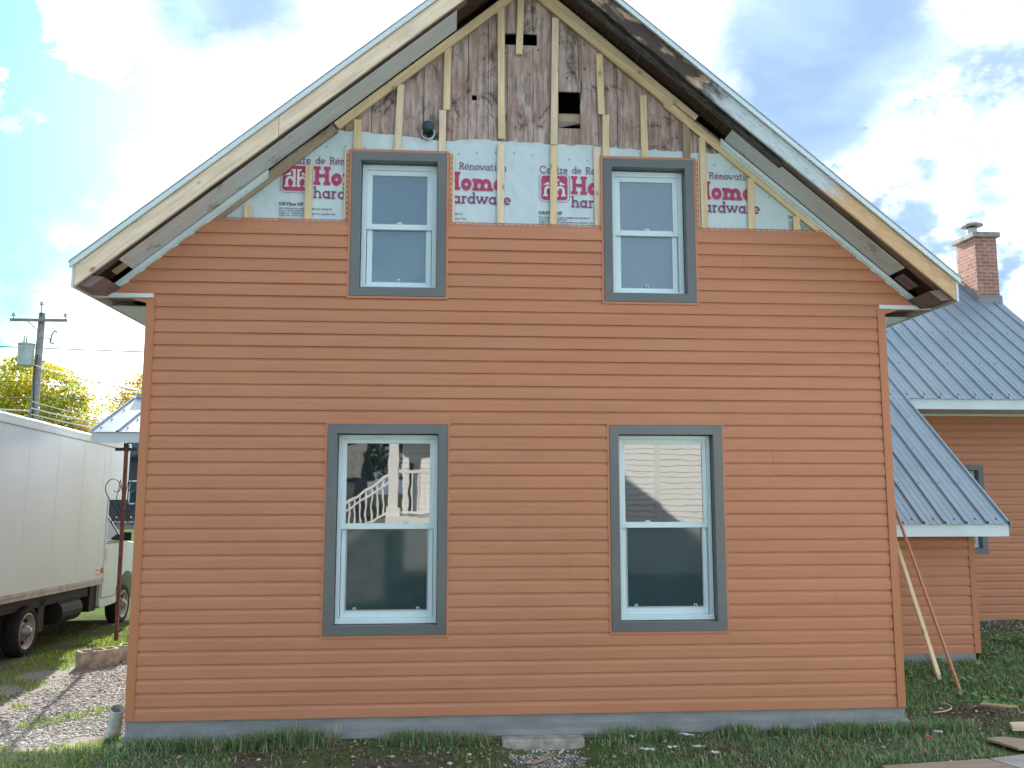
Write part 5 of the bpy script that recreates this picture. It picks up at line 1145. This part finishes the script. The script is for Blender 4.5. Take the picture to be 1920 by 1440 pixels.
# tall tufts against the wall
tx = []; ty = []; th_ = []
for cx, r_, n, H_ in ((.55, .30, 700, .15), (1.05, .16, 600, .18), (1.35, .16, 600, .19), (1.95, .06, 120, .10), (2.12, .14, 450, .16), (2.35, .12, 350, .15), (2.62, .10, 200, .13), (.2, .15, 300, .13), (3.75, .12, 350, .16), (4.05, .10, 300, .14), (4.62, .14, 400, .13), (5.0, .10, 300, .12), (5.42, .16, 500, .17), (5.75, .14, 350, .15), (6.05, .16, 400, .15), (6.3, .16, 400, .15)):
    tx.append(rng.normal(cx, r_*.6, n)); ty.append(-.095-np.abs(rng.normal(0, .06, n))); th_.append(rng.uniform(.35, 1, n)*H_)
x = np.r_[x, *tx]; y = np.r_[y, *ty]; hh = np.r_[hh, *th_]
grass('grass', x, y, hh, GR, 'shaded green grass along the front foundation', 1.15)
x, y = pts(46000, 6.05, 10.5, -.02, 4.2); heap = np.exp(-(((x-6.75)/.42)**2+((y-.12)/.26)**2))*1.9
k = (rng.uniform(size=len(x)) > heap+.8*(y > 2.5+.35*sn(x, y))+.25*(sn(x, y, 1.7) > .3)) & ~((x > 6) & (x < 8.1) & (y > 2.15)); x, y = x[k], y[k]
grass('grass', x, y, rng.uniform(.03, .085, len(x)), GR+[(.10, .17, .05)], 'green grass between the right house corner and the wing', .8)
# grass on the left in patches around the gravel, sunlight put into its yellow tints
x, y = pts(90000, -4.2, -.05, -1.4, 7.5); edge = -1.25-.5*np.clip((3-y)/3, 0, 1)+.35*sn(x*.6, y, 1.2); pat = sn(x, y, 1.5)
isl = ((x < edge-.03) & (pat > -.35)) | ((x > edge) & (pat > .72)) | ((y < .15) & (pat > -.15)) | (y < -.12)
truck = (x < -2.3) & (y > 3.0); k = isl & (rng.uniform(size=len(x)) > .97*truck) & ~(((x+1.25)**2+(y-3.0)**2 < .16) | ((x > -1.5) & (y < 3.3) & (y > 1.2))); x, y = x[k], y[k]  # grass thinned under the truck so bare soil darkens the shaded ground
grass('grass', x, y, rng.uniform(.02, .06, len(x)), [(.30, .42, .07), (.22, .36, .06), (.38, .45, .10), (.15, .27, .05)], 'bright grass patches around the gravel at the left corner', .8)
# dry straw clumps and litter on the soil
x = np.r_[rng.normal(4.42, .10, 500), rng.normal(6.75, .2, 900), rng.normal(2.0, .7, 500), rng.normal(1.0, .12, 300)]; y = np.r_[rng.normal(-.47, .05, 500), rng.normal(.12, .12, 900), rng.normal(-.40, .15, 500), rng.normal(-.30, .05, 300)]
grass('dry_grass', x, y, rng.uniform(.02, .05, len(x)), [(.22, .16, .10), (.16, .11, .07), (.30, .24, .15)], 'brown dry straw tufts on bare soil', 1.6, .003)

# weeds and litter
def weeds(x, y, n, r, s, cols, label):
    m_ = n*len(x); cx = np.repeat(x, n)+rng.normal(0, r, m_); cy = np.repeat(y, n)+rng.normal(0, r, m_); cz = gz(cx, cy)+rng.uniform(.01, .06, m_)
    a = rng.uniform(0, 6.28, m_); L = s*rng.uniform(.5, 1.3, m_); w = L*rng.uniform(.2, .45, m_); up_ = rng.uniform(-.1, .7, m_)*L
    dx, dy = np.cos(a), np.sin(a); V = np.stack([np.c_[cx, cy, cz], np.c_[cx+dx*L*.5-dy*w, cy+dy*L*.5+dx*w, cz+up_*.7], np.c_[cx+dx*L, cy+dy*L, cz+up_*.8], np.c_[cx+dx*L*.5+dy*w, cy+dy*L*.5-dx*w, cz+up_*.6]], 1).reshape(-1, 3)
    cols = np.array(cols); t = cols[rng.integers(0, len(cols), m_)]*rng.uniform(.7, 1.3, m_)[:, None]
    tag(npmesh('weeds', V, np.arange(4*m_).reshape(m_, 4), MT['blade'], np.repeat(t, 4, 0)), label, 'weeds', kind='stuff')
x, y = pts(230, 6.2, 10.5, .2, 3.2); k = ~((x < 8.1) & (y > 2.1)) & (((x-6.75)/.45)**2+((y-.12)/.3)**2 > 1); x, y = x[k], y[k]
weeds(x, y, 14, .05, .06, [(.16, .34, .10), (.24, .42, .14), (.10, .24, .08)], 'broad leaved weeds in the grass by the right wing')
x, y = pts(5200, -.3, 7.4, -1.3, -.05); k = rng.uniform(size=len(x)) < .15+.9*np.exp(-((x-1.9)/1.1)**2); x, y = x[k], y[k]
x3, y3 = pts(3600, 8.1, 11.2, 2.2, 4.4); x4, y4 = rng.normal(6.7, .4, 700), rng.normal(.12, .25, 700)
X_ = np.r_[x, x3, x4]; Y_ = np.r_[y, y3, y4]; k = ~((X_ < 6.1) & (Y_ > -.08)); X_, Y_ = X_[k], Y_[k]
tag(stones('soil_litter', np.c_[X_, Y_, gz(X_, Y_)+.004], rng.gamma(2, .0035, len(X_))+.002, np.array([(.10, .08, .065), (.16, .13, .10), (.07, .06, .05), (.30, .25, .19), (.09, .07, .06), (.5, .47, .42)]), MT['pebble']), 'loose crumbs of soil, chips and dead leaves on the bare ground', 'litter', kind='stuff')
